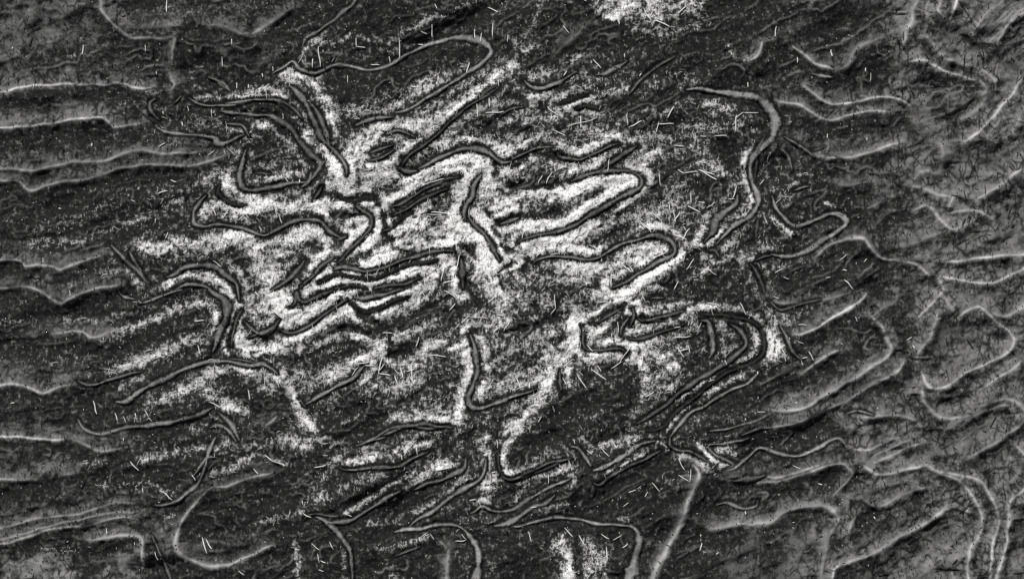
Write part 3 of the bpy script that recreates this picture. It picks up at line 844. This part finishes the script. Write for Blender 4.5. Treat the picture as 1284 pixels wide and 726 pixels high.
def push(P):                       # carry a traced area that touches the rim out to the hem
    out = []
    for x, y in P:
        if x > 1270: x = 1420
        if x < 14: x = -140
        if y > 712: y = 870
        if y < 14: y = -140
        out.append((x, y))
    return out
ribbons = []
for L in LINES:
    if L[0] == 'G':
        m = poly_mask(push(parse_pts(L[3:])))*float(L[2])*.88
        m = np.clip(m*(1+.45*n_mid+.25*n_small), 0, 1)
        GV = GV*(1-m)+float(L[1])*m; G = np.maximum(G, m)
G = np.maximum(G, .85*RT); GV = np.where(RT > 0, GV+.02*RT, GV)
for L in LINES:
    if L[0] in 'BKS':
        ws = [float(v)/3.988 for v in L[1].split('-')]; s = L[2].split('-'); s0, s1 = float(s[0]), float(s[-1])
        P, t = spline(extend(parse_pts(L[3:])))
        wid = np.interp(t, np.linspace(0, 1, len(ws)), ws) if len(ws) > 1 else np.full(len(P), ws[0])
        r = dist_map(P, wid, max(ws)*2.2+10)
        if r is None: continue
        sl_, d, wl, sd = r
        q = d/(wl*.56)*(1+.22*n_small[sl_]+.15*n_mid[sl_])
        p = np.exp(-np.clip(q, 0, 9)**2.4*.7)
        if L[0] == 'S': SP[sl_] = np.maximum(SP[sl_], s0*p)
        elif L[0] == 'B':
            s_ = (s0+s1)/2*(.80+.24*wide_[sl_]+.12*streak[sl_]+.08*n_small[sl_]); sk_ = np.exp(-(d/(wl*.8+3))**2)
            D[sl_] = np.maximum(D[sl_], s_*p+D[sl_]*(1-p)); D[sl_] = np.maximum(D[sl_], s_*.50*sk_); G[sl_] *= 1-.9*p  # highlight bands of the folds painted into the colour mask
        else:
            p = p*s0*(1 if wl.max() < 10 else .85); D[sl_] = D[sl_]*(1-p)+.06*p; G[sl_] *= 1-p  # dark fold bands: shade painted into both colour masks
            KM[sl_] = np.maximum(KM[sl_], p)
            H[sl_] -= 2.4*p*np.clip(wl/8, .3, 1)
for L in LINES:
    if L[0] == 'R':
        ws = [float(v)/3.988 for v in L[1].split('-')]; soft, br = float(L[2]), float(L[3])
        P, t = spline(extend(parse_pts(L[4:])), 2.0)
        wid = np.interp(t, np.linspace(0, 1, len(ws)), ws) if len(ws) > 1 else np.full(len(P), ws[0])
        # natural unevenness and tapered ends
        s = np.concatenate([[0], np.cumsum(np.hypot(*np.diff(P, axis=0).T))])
        ph = rng.uniform(0, 9, 4)
        wid = wid*(1+.24*np.sin(s/9+ph[0])+.14*np.sin(s/4.1+ph[1]))
        P = P+np.stack([.7*np.sin(s/11+ph[2])+.4*np.sin(s/4.7+ph[0]), .7*np.sin(s/13+ph[3])+.4*np.sin(s/5.3+ph[1])], 1)
        tp = np.minimum(s, s[-1]-s); wid = np.maximum(wid*np.clip(.15+tp/(9+1.6*wid), .15, 1), .5); wid = wid*(1+.15*rng.standard_normal(len(wid)))*(.9 if soft < .5 else 1)
        reach = max(ws)*.6+(32 if soft < .95 else 60)
        r = dist_map(P, wid, reach)
        if r is None: continue
        sl_, d, wl, sd = r
        hw = wl/2+.3; q = d/hw
        # relief: a rounded crest on a wider swell
        nm, nsm = n_mid[sl_], n_small[sl_]; DA[sl_] = np.minimum(DA[sl_], np.maximum(d-hw, 0))
        if soft < .5:
            A = np.clip(hw*.45, .6, 1.6)
            H[sl_] += A*np.exp(-(q/1.1)**4)+1.6*np.exp(-(d/13)**2)-1.2*np.exp(-((d-hw-1.6)/1.6)**2)
            DN[sl_] = np.minimum(DN[sl_], np.maximum(d-hw, 0))
            hg = .38*(1-core_[sl_])*np.exp(-((d-hw-6)/8)**2); G[sl_] = np.maximum(G[sl_], hg)
            rg = np.exp(-((d-hw-12-3.5*nm)/1.9)**2)*np.clip(.5+.6*nsm+.3*nm, 0, 1)*(d < 30)
            D[sl_] *= 1-.5*rg; H[sl_] -= 1.0*rg
        else:
            n_sc = 1+.25*nm
            HS[sl_] = np.cbrt(HS[sl_]**3+((2.6+1.8*soft+3.2*RT[sl_])*np.where(sd < 0, np.exp(-(d/((17+9*RT[sl_])*n_sc))**1.4), np.exp(-(d/((6.0+5*RT[sl_])*n_sc))**2))*np.clip(wl/3, .3, 1))**3)
            rg = np.exp(-((d-14-3*nm)/2.2)**2)*np.clip(.4+.6*nsm, 0, 1)
            H[sl_] += 1.0*rg
        if soft < .5:                # groove shade painted on both flanks, bright sheen removed
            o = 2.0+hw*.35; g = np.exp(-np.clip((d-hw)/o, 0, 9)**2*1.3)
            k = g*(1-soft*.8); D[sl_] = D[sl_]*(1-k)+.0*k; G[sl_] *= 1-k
            q = q*(1+.16*n_small[sl_]); core = 1/(1+np.exp((q-1)*hw*1.6)); val = br*(1-.08*np.clip(q, 0, 1)**2)
        else:                        # pale crest: lit slope painted above, shade painted below
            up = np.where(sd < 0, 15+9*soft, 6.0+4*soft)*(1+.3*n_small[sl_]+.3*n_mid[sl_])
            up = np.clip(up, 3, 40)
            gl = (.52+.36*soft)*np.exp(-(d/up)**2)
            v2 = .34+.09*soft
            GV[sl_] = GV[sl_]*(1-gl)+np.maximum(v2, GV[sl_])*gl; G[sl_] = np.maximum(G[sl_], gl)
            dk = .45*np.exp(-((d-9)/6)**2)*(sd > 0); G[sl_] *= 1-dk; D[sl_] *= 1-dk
            core = np.exp(-np.clip(q, 0, 9)**1.5*.75); val = (br*(1.05+.09*n_mid[sl_]))*(1.06-.16*np.clip(q, 0, 1.8))
        if soft < .5: SE[sl_] = np.maximum(SE[sl_]*(q > .95), (1-soft)*np.exp(-((d-hw-1.2)/1.5)**2)*(.75+.25*n_mid[sl_]))  # mask of groove shade painted beside each sharp fold
        c = np.clip(core, 0, 1)
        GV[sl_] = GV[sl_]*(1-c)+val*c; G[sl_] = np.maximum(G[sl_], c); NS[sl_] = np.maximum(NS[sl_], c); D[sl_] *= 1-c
        ribbons.append(dict(P=P, wid=wid, soft=soft, br=br, area=float(s[-1]*np.mean(wid))))
H += HS
# small secondary wrinkles between the big folds, running the way the cloth was pushed together
def contour(field):
    gy_, gx_ = np.gradient(field); return np.abs(field)/(np.hypot(gx_, gy_)+.006)
lw = np.clip((XX-260)/180, 0, 1)
wr = smooth_noise(30, 21, 2, 4.2, math.radians(5))*(1-lw)+smooth_noise(26, 22, 2, 3.4, math.radians(27))*lw+.25*n_mid
for fld, amp, sd_ in ((wr, 1.0, 31), (wr-.75, .8, 32), (wr+.8, .8, 33)):
    cd = contour(fld); mod = np.clip(.62+.75*smooth_noise(34, sd_, 2), 0, 1)*np.clip((DA-5)/5, 0, 1)*amp
    ln_ = np.exp(-(cd/1.7)**2)*mod; wd_ = np.exp(-(cd/6.0)**2)*mod; fl_ = np.exp(-((cd-3.6)/1.7)**2)*mod
    H += 1.3*wd_+.7*ln_
    fr_ = np.clip((D-.22)*3, 0, 1)
    D *= 1-.6*ln_; D *= 1-.22*fl_
    gk = .92*ln_*(1-.5*fr_); GV = GV*(1-gk)+.38*gk; G = np.maximum(G, gk); NS = np.maximum(NS, ln_*.6)
    SE = np.maximum(SE, .55*fl_*(1-.7*RT))  # painted shade along the flanks of the wrinkles
bump = np.exp(-((np.minimum(DN, 40)-10)/7.0)**2)*np.clip(.86+.16*n_small+.14*streak, .3, 1.2)  # bright halo beside the folds, painted into the sheen mask
KM = np.clip(KM, 0, 1)
D = np.where(NS > .5, D, np.maximum(D, bump*np.clip(1.15*core_**1.15, 0, .76)*(1-KM)))
D = np.where(NS > .5, D, np.maximum(D, bump*.34*wide_*(1-KM)))
band = .80+.45*np.exp(-((DN-9)/8)**2); D = np.where(DN < 59, D*(1+(band-1)*np.clip(wide_*1.2, 0, 1)), D*(1-.12*core_))
D *= 1+.14*core_
H += .3*n_small
H -= H.min()-6
D = np.clip(D, 0, 1.1); G = np.clip(G, 0, 1)
def sample(A, x, y):
    u = np.clip(np.asarray(x)+M, 0, Wp-1.01); v = np.clip(np.asarray(y)+M, 0, Hp-1.01)
    iu = u.astype(int); iv = v.astype(int); fu = u-iu; fv = v-iv
    return (A[iv, iu]*(1-fu)+A[iv, iu+1]*fu)*(1-fv)+(A[iv+1, iu]*(1-fu)+A[iv+1, iu+1]*fu)*fv
def world(x, y, z):               # millimetres of cloth -> metres
    return np.stack([(np.asarray(x)-642)*U, (363-np.asarray(y))*U, np.asarray(z)*U], -1)

# ---------------- materials ----------------
def node_mat(name):
    m = bpy.data.materials.new(name); m.use_nodes = True; return m, m.node_tree, m.node_tree.nodes['Principled BSDF']
def cloth_material():
    m, nt, b = node_mat('napped_cloth'); N = nt.nodes; K = nt.links
    def math_(op, a, b_=None, clamp=False):
        n = N.new('ShaderNodeMath'); n.operation = op; n.use_clamp = clamp
        for i, v in enumerate((a, b_)):
            if v is None: continue
            if isinstance(v, (int, float)): n.inputs[i].default_value = v
            else: K.new(v, n.inputs[i])
        return n.outputs[0]
    def attr(a):
        n = N.new('ShaderNodeAttribute'); n.attribute_name = a; return n.outputs['Fac']
    geo = N.new('ShaderNodeTexCoord').outputs['Object']
    def mapped(scale, rot=0):
        mp = N.new('ShaderNodeMapping'); mp.inputs['Scale'].default_value = scale; mp.inputs['Rotation'].default_value = (0, 0, rot)
        K.new(geo, mp.inputs[0]); return mp.outputs[0]
    def noise(vec, scale, detail=3, rough=.6):
        n = N.new('ShaderNodeTexNoise'); n.inputs['Scale'].default_value = scale; n.inputs['Detail'].default_value = detail
        n.inputs['Roughness'].default_value = rough; K.new(vec, n.inputs['Vector']); return n.outputs['Fac']
    def smoothstep(x, lo, hi, a=0., z=1.):
        n = N.new('ShaderNodeMapRange'); n.interpolation_type = 'SMOOTHSTEP'
        K.new(x, n.inputs[0]); 
        for i, v in ((1, lo), (2, hi), (3, a), (4, z)):
            if isinstance(v, (int, float)): n.inputs[i].default_value = v
            else: K.new(v, n.inputs[i])
        return n.outputs[0]
    flat = mapped((1, 1, 0))
    # painted sheen: random bright grains and short hairs, denser in the highlight bands
    vo = N.new('ShaderNodeTexVoronoi'); vo.inputs['Scale'].default_value = 560; K.new(flat, vo.inputs['Vector'])
    sep = N.new('ShaderNodeSeparateColor'); K.new(vo.outputs['Color'], sep.inputs[0])
    grain = sep.outputs[0]
    hair1 = noise(mapped((1, .34, 0), .25), 400, 2); hair2 = noise(mapped((.36, 1, 0), .5), 370, 2)
    hair3 = noise(mapped((1, .36, 0), -.7), 380, 2)
    hair = math_('MAXIMUM', math_('MAXIMUM', hair1, hair2), hair3)
    clump = noise(flat, 150, 3)
    n = math_('ADD', math_('MULTIPLY', grain, .20), math_('MULTIPLY', math_('SUBTRACT', hair, .42), 2.9))
    n = math_('ADD', n, math_('MULTIPLY', math_('SUBTRACT', clump, .5), 2.6))
    dd = attr('painted_sheen')
    th = math_('SUBTRACT', 1.03, math_('MULTIPLY', dd, .97))
    white = smoothstep(n, math_('SUBTRACT', th, .26), math_('ADD', th, .58))
    body = math_('ADD', .002, math_('MULTIPLY', math_('POWER', noise(flat, 230, 4, .8), 2.6), .066))
    body = math_('ADD', body, math_('MULTIPLY', math_('MULTIPLY', dd, dd), math_('MULTIPLY', clump, .13)))
    lvl = math_('ADD', body, math_('MULTIPLY', white, math_('MINIMUM', math_('ADD', .14, math_('MULTIPLY', dd, .62)), .68)))
    # smooth grey wear, with lit slopes painted in
    gv = math_('POWER', attr('tone'), 2.25)
    plain0 = math_('SUBTRACT', 1., attr('crest'), True)
    mott = math_('ADD', 1.0, math_('MULTIPLY', math_('SUBTRACT', noise(flat, 170, 6, .8), .5), math_('ADD', .95, math_('MULTIPLY', plain0, 1.1))))
    gcol = math_('MULTIPLY', gv, mott)
    # fine dark hair cracks across the grey areas
    def cracks(scale, wd, seed):
        v = N.new('ShaderNodeTexVoronoi'); v.feature = 'DISTANCE_TO_EDGE'; v.inputs['Scale'].default_value = scale
        mp = N.new('ShaderNodeMapping'); mp.inputs['Scale'].default_value = (1, .55, 0); mp.inputs['Rotation'].default_value = (0, 0, seed); mp.inputs['Location'].default_value = (seed, seed*2, 0)
        ns = N.new('ShaderNodeTexNoise'); ns.inputs['Scale'].default_value = scale*.9; ns.inputs['Detail'].default_value = 4; K.new(flat, ns.inputs['Vector'])
        va = N.new('ShaderNodeVectorMath'); va.operation = 'MULTIPLY_ADD'; K.new(ns.outputs['Color'], va.inputs[0]); va.inputs[1].default_value = (.9/scale,)*3; K.new(geo, va.inputs[2])
        K.new(va.outputs[0], mp.inputs[0]); K.new(mp.outputs[0], v.inputs['Vector'])
        return smoothstep(v.outputs['Distance'], 0.0, wd, 1., 0.)
    cr = math_('MAXIMUM', cracks(42, .055, .4), math_('MULTIPLY', cracks(95, .14, 1.7), .9))
    patch = smoothstep(noise(flat, 30, 4), .38, .56)
    speck = smoothstep(noise(flat, 620, 2), .63, .70)
    plain = math_('SUBTRACT', 1., attr('crest'), True)
    cr = math_('MULTIPLY', math_('MULTIPLY', math_('MAXIMUM', math_('MULTIPLY', cr, patch), math_('MULTIPLY', speck, .95)), plain), .88)
    gcol = math_('MULTIPLY', gcol, math_('SUBTRACT', 1., cr))
    g = attr('worn_lit')
    fine = noise(flat, 330, 4, .8)
    edge = math_('MULTIPLY', math_('SUBTRACT', 1.05, math_('MULTIPLY', g, .65)), math_('MULTIPLY', math_('ADD', math_('SUBTRACT', clump, .5), math_('MULTIPLY', math_('SUBTRACT', fine, .5), 1.6)), math_('MULTIPLY', plain, 1.6)))
    gm = smoothstep(math_('ADD', g, edge), .15, 1.0)
    mx = N.new('ShaderNodeMix'); mx.data_type = 'FLOAT'
    K.new(gm, mx.inputs[0]); K.new(lvl, mx.inputs[2]); K.new(gcol, mx.inputs[3])
    cc = N.new('ShaderNodeCombineColor')
    lv = math_('MULTIPLY', mx.outputs[0], math_('SUBTRACT', 1., math_('MULTIPLY', attr('groove_shade'), .85), True))  # groove shade multiplied into the base colour
    K.new(lv, cc.inputs[0]); K.new(lv, cc.inputs[1]); K.new(math_('MULTIPLY', lv, .985), cc.inputs[2])
    K.new(cc.outputs[0], b.inputs['Base Color'])
    b.inputs['Roughness'].default_value = .9; b.inputs['Specular IOR Level'].default_value = .04
    bp = N.new('ShaderNodeBump'); bp.inputs['Distance'].default_value = .0006; bp.inputs['Strength'].default_value = .6
    K.new(math_('MULTIPLY', math_('ADD', math_('MULTIPLY', hair, 1.), grain), math_('SUBTRACT', 1.0, math_('MULTIPLY', gm, .8))), bp.inputs['Height']); K.new(bp.outputs[0], b.inputs['Normal'])
    return m
MC = cloth_material()
def plain_mat(name, v, rough=.6):
    m, nt, b = node_mat(name); N = nt.nodes
    ns = N.new('ShaderNodeTexNoise'); ns.inputs['Scale'].default_value = 300
    rp = N.new('ShaderNodeValToRGB'); nt.links.new(ns.outputs[0], rp.inputs[0])
    rp.color_ramp.elements[0].position = .3; rp.color_ramp.elements[1].position = .7
    rp.color_ramp.elements[0].color = (v*.75, v*.75, v*.74, 1); rp.color_ramp.elements[1].color = (v, v, v*.99, 1)
    nt.links.new(rp.outputs[0], b.inputs['Base Color']); b.inputs['Roughness'].default_value = rough; b.inputs['Specular IOR Level'].default_value = .04
    return m
MW, MD, MG = plain_mat('white_thread', .74), plain_mat('black_thread', .012), plain_mat('packed_earth', .16, .9)

# ---------------- ground and cloth ----------------
gs = 60.0
ground = mesh_np('ground', [(-gs, -gs, 0), (gs, -gs, 0), (gs, gs, 0), (-gs, gs, 0)], [(0, 1, 2, 3)], MG, smooth=False)
tag(ground, kind='structure')
step = 1.15
gx = np.arange(-M+1, 1284+M-2, step); gy = np.arange(-M+1, 726+M-2, step)
nx, ny = len(gx), len(gy)
px, py = np.meshgrid(gx, gy)
hz = sample(H, px, py)
rim = np.minimum(np.minimum(px-gx[0], gx[-1]-px), np.minimum(py-gy[0], gy[-1]-py))
hz = hz*np.clip(rim/6, 0.05, 1)**.5
V = world(px, py, hz).reshape(-1, 3)
idx = np.arange(nx*ny).reshape(ny, nx)
F = np.stack([idx[1:, :-1], idx[1:, 1:], idx[:-1, 1:], idx[:-1, :-1]], -1).reshape(-1, 4)
cloth = bpy.data.objects.new('crumpled_cloth', None); C.objects.link(cloth)
tag(cloth, 'crumpled dark grey cloth with white highlights painted on its nap and smooth pale folds, filling the view', 'cloth')
sheet = mesh_np('sheet', V, F, MC, dict(painted_sheen=sample(D, px, py), worn_lit=sample(G, px, py), tone=sample(GV, px, py), crest=sample(NS, px, py), groove_shade=np.clip(sample(SE, px, py), 0, 1)))
sheet.parent = cloth

# ---------------- fold crests: a rounded bead along every sharp fold ----------------
def crest_arrays(r, base):
    P, wid = r['P'], r['wid']
    keep = np.ones(len(P), bool); P = P[keep]
    T = np.gradient(P, axis=0); T /= np.hypot(T[:, 0], T[:, 1])[:, None]+1e-6
    Nn = np.stack([-T[:, 1], T[:, 0]], 1)
    prof = np.array([-1, -.85, -.6, 0, .6, .85, 1]); lift = np.array([-.8, .08, .16, .2, .16, .08, -.8])
    hw = wid/2*.9
    pos = P[:, None, :]+Nn[:, None, :]*(prof[None, :, None]*hw[:, None, None])
    x, y = pos[..., 0], pos[..., 1]
    z = sample(H, x, y)+lift[None, :]*np.clip(hw[:, None]/3, .5, 1.6)
    n, k = x.shape
    z = z+.10*np.random.default_rng(n).standard_normal(z.shape)
    Vv = world(x, y, z).reshape(-1, 3)
    i = np.arange(n*k).reshape(n, k)+base
    Ff = np.stack([i[:-1, :-1], i[:-1, 1:], i[1:, 1:], i[1:, :-1]], -1).reshape(-1, 4)
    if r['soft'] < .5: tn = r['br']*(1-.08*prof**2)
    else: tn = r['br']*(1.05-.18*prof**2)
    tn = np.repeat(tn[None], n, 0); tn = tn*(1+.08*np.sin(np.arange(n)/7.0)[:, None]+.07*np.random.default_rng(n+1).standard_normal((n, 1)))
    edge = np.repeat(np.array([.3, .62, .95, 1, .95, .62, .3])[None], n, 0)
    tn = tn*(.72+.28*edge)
    at = dict(painted_sheen=np.zeros(n*k), worn_lit=np.clip(edge+.08, 0, 1).ravel(), tone=tn.ravel(), crest=np.clip(edge-.22, 0, 1).ravel())
    return Vv, Ff, at
ribbons.sort(key=lambda r: -r['area'])
hard = [r for r in ribbons if r['soft'] < .5 and r['br'] >= .25]
for r in hard[:99]:
    Vv, Ff, at = crest_arrays(r, 0)
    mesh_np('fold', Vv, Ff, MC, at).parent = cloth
rest = hard[99:]
if rest:
    Vs, Fs, As, b = [], [], {}, 0
    for r in rest:
        Vv, Ff, at = crest_arrays(r, b); Vs.append(Vv); Fs.append(Ff); b += len(Vv)
        for k_, v_ in at.items(): As.setdefault(k_, []).append(v_)
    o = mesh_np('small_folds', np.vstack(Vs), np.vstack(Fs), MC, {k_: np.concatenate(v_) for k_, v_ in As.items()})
    o.parent = cloth; o['kind'] = 'stuff'

# ---------------- threads and lint ----------------
def tube(pts, rad, sides=5, base=0):
    """pts (n,3) in mm cloth coords with z relative to the nap; returns world verts and quads"""
    pts = np.asarray(pts, float); n = len(pts)
    T = np.gradient(pts[:, :2], axis=0); T /= np.hypot(T[:, 0], T[:, 1])[:, None]+1e-6
    Nn = np.stack([-T[:, 1], T[:, 0]], 1)
    an = np.linspace(0, 2*math.pi, sides, endpoint=False)
    taper = np.ones(n); taper[0] = taper[-1] = .45
    x = pts[:, 0, None]+Nn[:, 0, None]*np.cos(an)*rad*taper[:, None]; y = pts[:, 1, None]+Nn[:, 1, None]*np.cos(an)*rad*taper[:, None]
    z = pts[:, 2, None]+np.sin(an)*rad*taper[:, None]
    Vv = world(x, y, z).reshape(-1, 3)
    i = np.arange(n*sides).reshape(n, sides)+base; j = np.roll(i, -1, axis=1)
    return Vv, np.stack([i[:-1], j[:-1], j[1:], i[1:]], -1).reshape(-1, 4)
def thread_path(a, b, n=6, bend=.03, r=None):
    a, b = np.array(a, float), np.array(b, float); L = np.hypot(*(b-a)); t = np.linspace(0, 1, n)
    nn = np.array([-(b-a)[1], (b-a)[0]])/(L+1e-6); k = (r or rng).normal(0, bend)*L; k2 = (r or rng).normal(0, bend*.6)*L
    p = a+(b-a)*t[:, None]+nn*(k*np.sin(math.pi*t)+k2*np.sin(2*math.pi*t))[:, None]
    return p
def place(name, i):
    cx, cy = i
    col = 'in the middle' if 428 < cx < 856 else ('towards the left' if cx <= 428 else 'towards the right')
    row = 'at mid height' if 242 < cy < 484 else ('high up' if cy <= 242 else 'low down')
    return f'{row} {col}'
threads = []
for l in THREADS.strip().splitlines():
    q = l.split(); ox, oy = X0[int(q[1][1])], Y0[int(q[1][0])]
    for it in q[2:]:
        v = [float(k) for k in it.split(',')]
        threads.append((q[0], (ox+v[0]/3.988, oy+v[1]/3.988), (ox+v[2]/3.988, oy+v[3]/3.988)))
ln = lambda t: math.hypot(t[2][0]-t[1][0], t[2][1]-t[1][1])
whites = sorted([t for t in threads if t[0] == 'W'], key=ln, reverse=True); blacks = [t for t in threads if t[0] == 'D']
print('THREADS', len(whites), len(blacks), 'FOLDS', len(hard), len(ribbons))
for kind, a, b in whites[:298]+blacks:
    p = thread_path(a, b); L = math.hypot(b[0]-a[0], b[1]-a[1])
    z = sample(H, p[:, 0], p[:, 1]); z = np.maximum(z, z.mean()-.6)+1.1+.5*rng.random()
    dark = kind == 'D'
    rad = (.75 if not dark else .8)*rng.uniform(.55, 1.0)*(.6+min(L, 16)/45)
    if L > 35: rad = .4
    c = np.array([(a[0]+b[0])/2, (a[1]+b[1])/2]); org = world(c[0], c[1], float(z.mean()))
    Vv, Ff = tube(np.column_stack([p, z]), rad); Vv = Vv-org
    o = mesh_np('black_thread' if dark else 'white_thread', Vv, Ff, MD if dark else MW); o.location = org
    ang = abs(math.degrees(math.atan2(b[1]-a[1], b[0]-a[0]))) % 180
    lean = 'level' if ang < 20 or ang > 160 else 'upright' if 70 < ang < 110 else 'slanting'
    size = 'tiny' if L < 7 else 'short' if L < 14 else 'long'
    tag(o, f"{size} {lean} {'black' if dark else 'white'} thread on the cloth, {place(None, c)}", 'thread', 'black threads on the smooth grey cloth' if dark else 'white threads strewn over the dark cloth')
# lint: uncountable hair-fine fibres, thick where bright sheen is painted on the nap
def lint(name, n, dens, lo, hi, rad, mat, lift, seed):
    r = np.random.default_rng(seed); Vs, Fs, b = [], [], 0
    x = r.uniform(-M+5, 1284+M-5, n*12); y = r.uniform(-M+5, 726+M-5, n*12); keep = r.random(n*12) < sample(dens, x, y)
    x, y = x[keep][:n], y[keep][:n]; m_ = len(x)
    L = r.uniform(lo, hi, m_)*r.uniform(.6, 1.2, m_); th = r.uniform(0, math.pi, m_)
    # nap combed mostly up the picture, with strays
    comb = r.random(m_) < .6; th = np.where(comb, math.pi/2+r.normal(0, .55, m_), th)
    k = 4; t = np.linspace(-.5, .5, k); bend = r.normal(0, .12, m_)*L
    dx, dy = np.cos(th), np.sin(th)
    X = x[:, None]+dx[:, None]*L[:, None]*t-dy[:, None]*bend[:, None]*(1-4*t*t)
    Y = y[:, None]+dy[:, None]*L[:, None]*t+dx[:, None]*bend[:, None]*(1-4*t*t)
    Z = sample(H, X, Y)+lift+r.uniform(0, .6, m_)[:, None]
    tp = np.array([.4, 1, 1, .4])*rad
    A = np.stack([X-dy[:, None]*tp, Y+dx[:, None]*tp, Z], -1); B = np.stack([X, Y, Z+tp*1.2], -1); Cc = np.stack([X+dy[:, None]*tp, Y-dx[:, None]*tp, Z], -1)
    ring = np.stack([A, B, Cc], 2)          # m,k,3,3
    Vv = world(ring[..., 0], ring[..., 1], ring[..., 2]).reshape(-1, 3)
    i = np.arange(m_*k*3).reshape(m_, k, 3); j = np.roll(i, -1, axis=2)
    Ff = np.stack([i[:, :-1], j[:, :-1], j[:, 1:], i[:, 1:]], -1).reshape(-1, 4)
    return mesh_np(name, Vv, Ff, mat, smooth=False)
sheen_d = np.clip((D-.18)*1.2, 0, 1)*(1-np.clip(G*1.3, 0, 1))  # lint density follows the painted sheen
o = lint('white_lint', 12000, sheen_d**1.2, 2.6, 6.5, .26, MW, .25, 11); tag(o, 'fine white lint caught in the painted bright nap of the cloth', 'lint', kind='stuff')
o = lint('scattered_fluff', 1300, np.clip(.10+D*.5, 0, 1)*(1-G)*(XX < 1120), 1.4, 3.0, .38, MW, .5, 12); tag(o, 'sparse pale fluff scattered over the darker cloth', 'fluff', kind='stuff')
o = lint('loose_hairs', 900, np.clip((D-.35)*1.5, 0, 1)*(1-NS), 6, 15, .34, MW, .7, 15); tag(o, 'fine loose white hairs lying over the painted bright nap', 'hair', kind='stuff')
o = lint('black_lint', 3600, np.clip(G-.15-NS*.8, 0, 1)*.9, 3, 10, .33, MD, .35, 13); tag(o, 'fine black fibres lying on the smooth grey cloth', 'lint', kind='stuff')
o = lint('black_grit', 4200, np.clip(G*.22+.03+SP, 0, 1), 1.2, 2.2, .75, MD, .4, 14); tag(o, 'tiny black grit specks spread over the cloth', 'grit', kind='stuff')
extra = whites[298:]
if extra:
    Vs, Fs, b_ = [], [], 0
    for kind, a, b in extra:
        p = thread_path(a, b); z = sample(H, p[:, 0], p[:, 1])+1.2
        Vv, Ff = tube(np.column_stack([p, z]), .6, base=b_); Vs.append(Vv); Fs.append(Ff); b_ += len(Vv)
    o = mesh_np('thread_scraps', np.vstack(Vs), np.vstack(Fs), MW); tag(o, 'smallest white thread scraps strewn over the cloth', 'thread', kind='stuff')
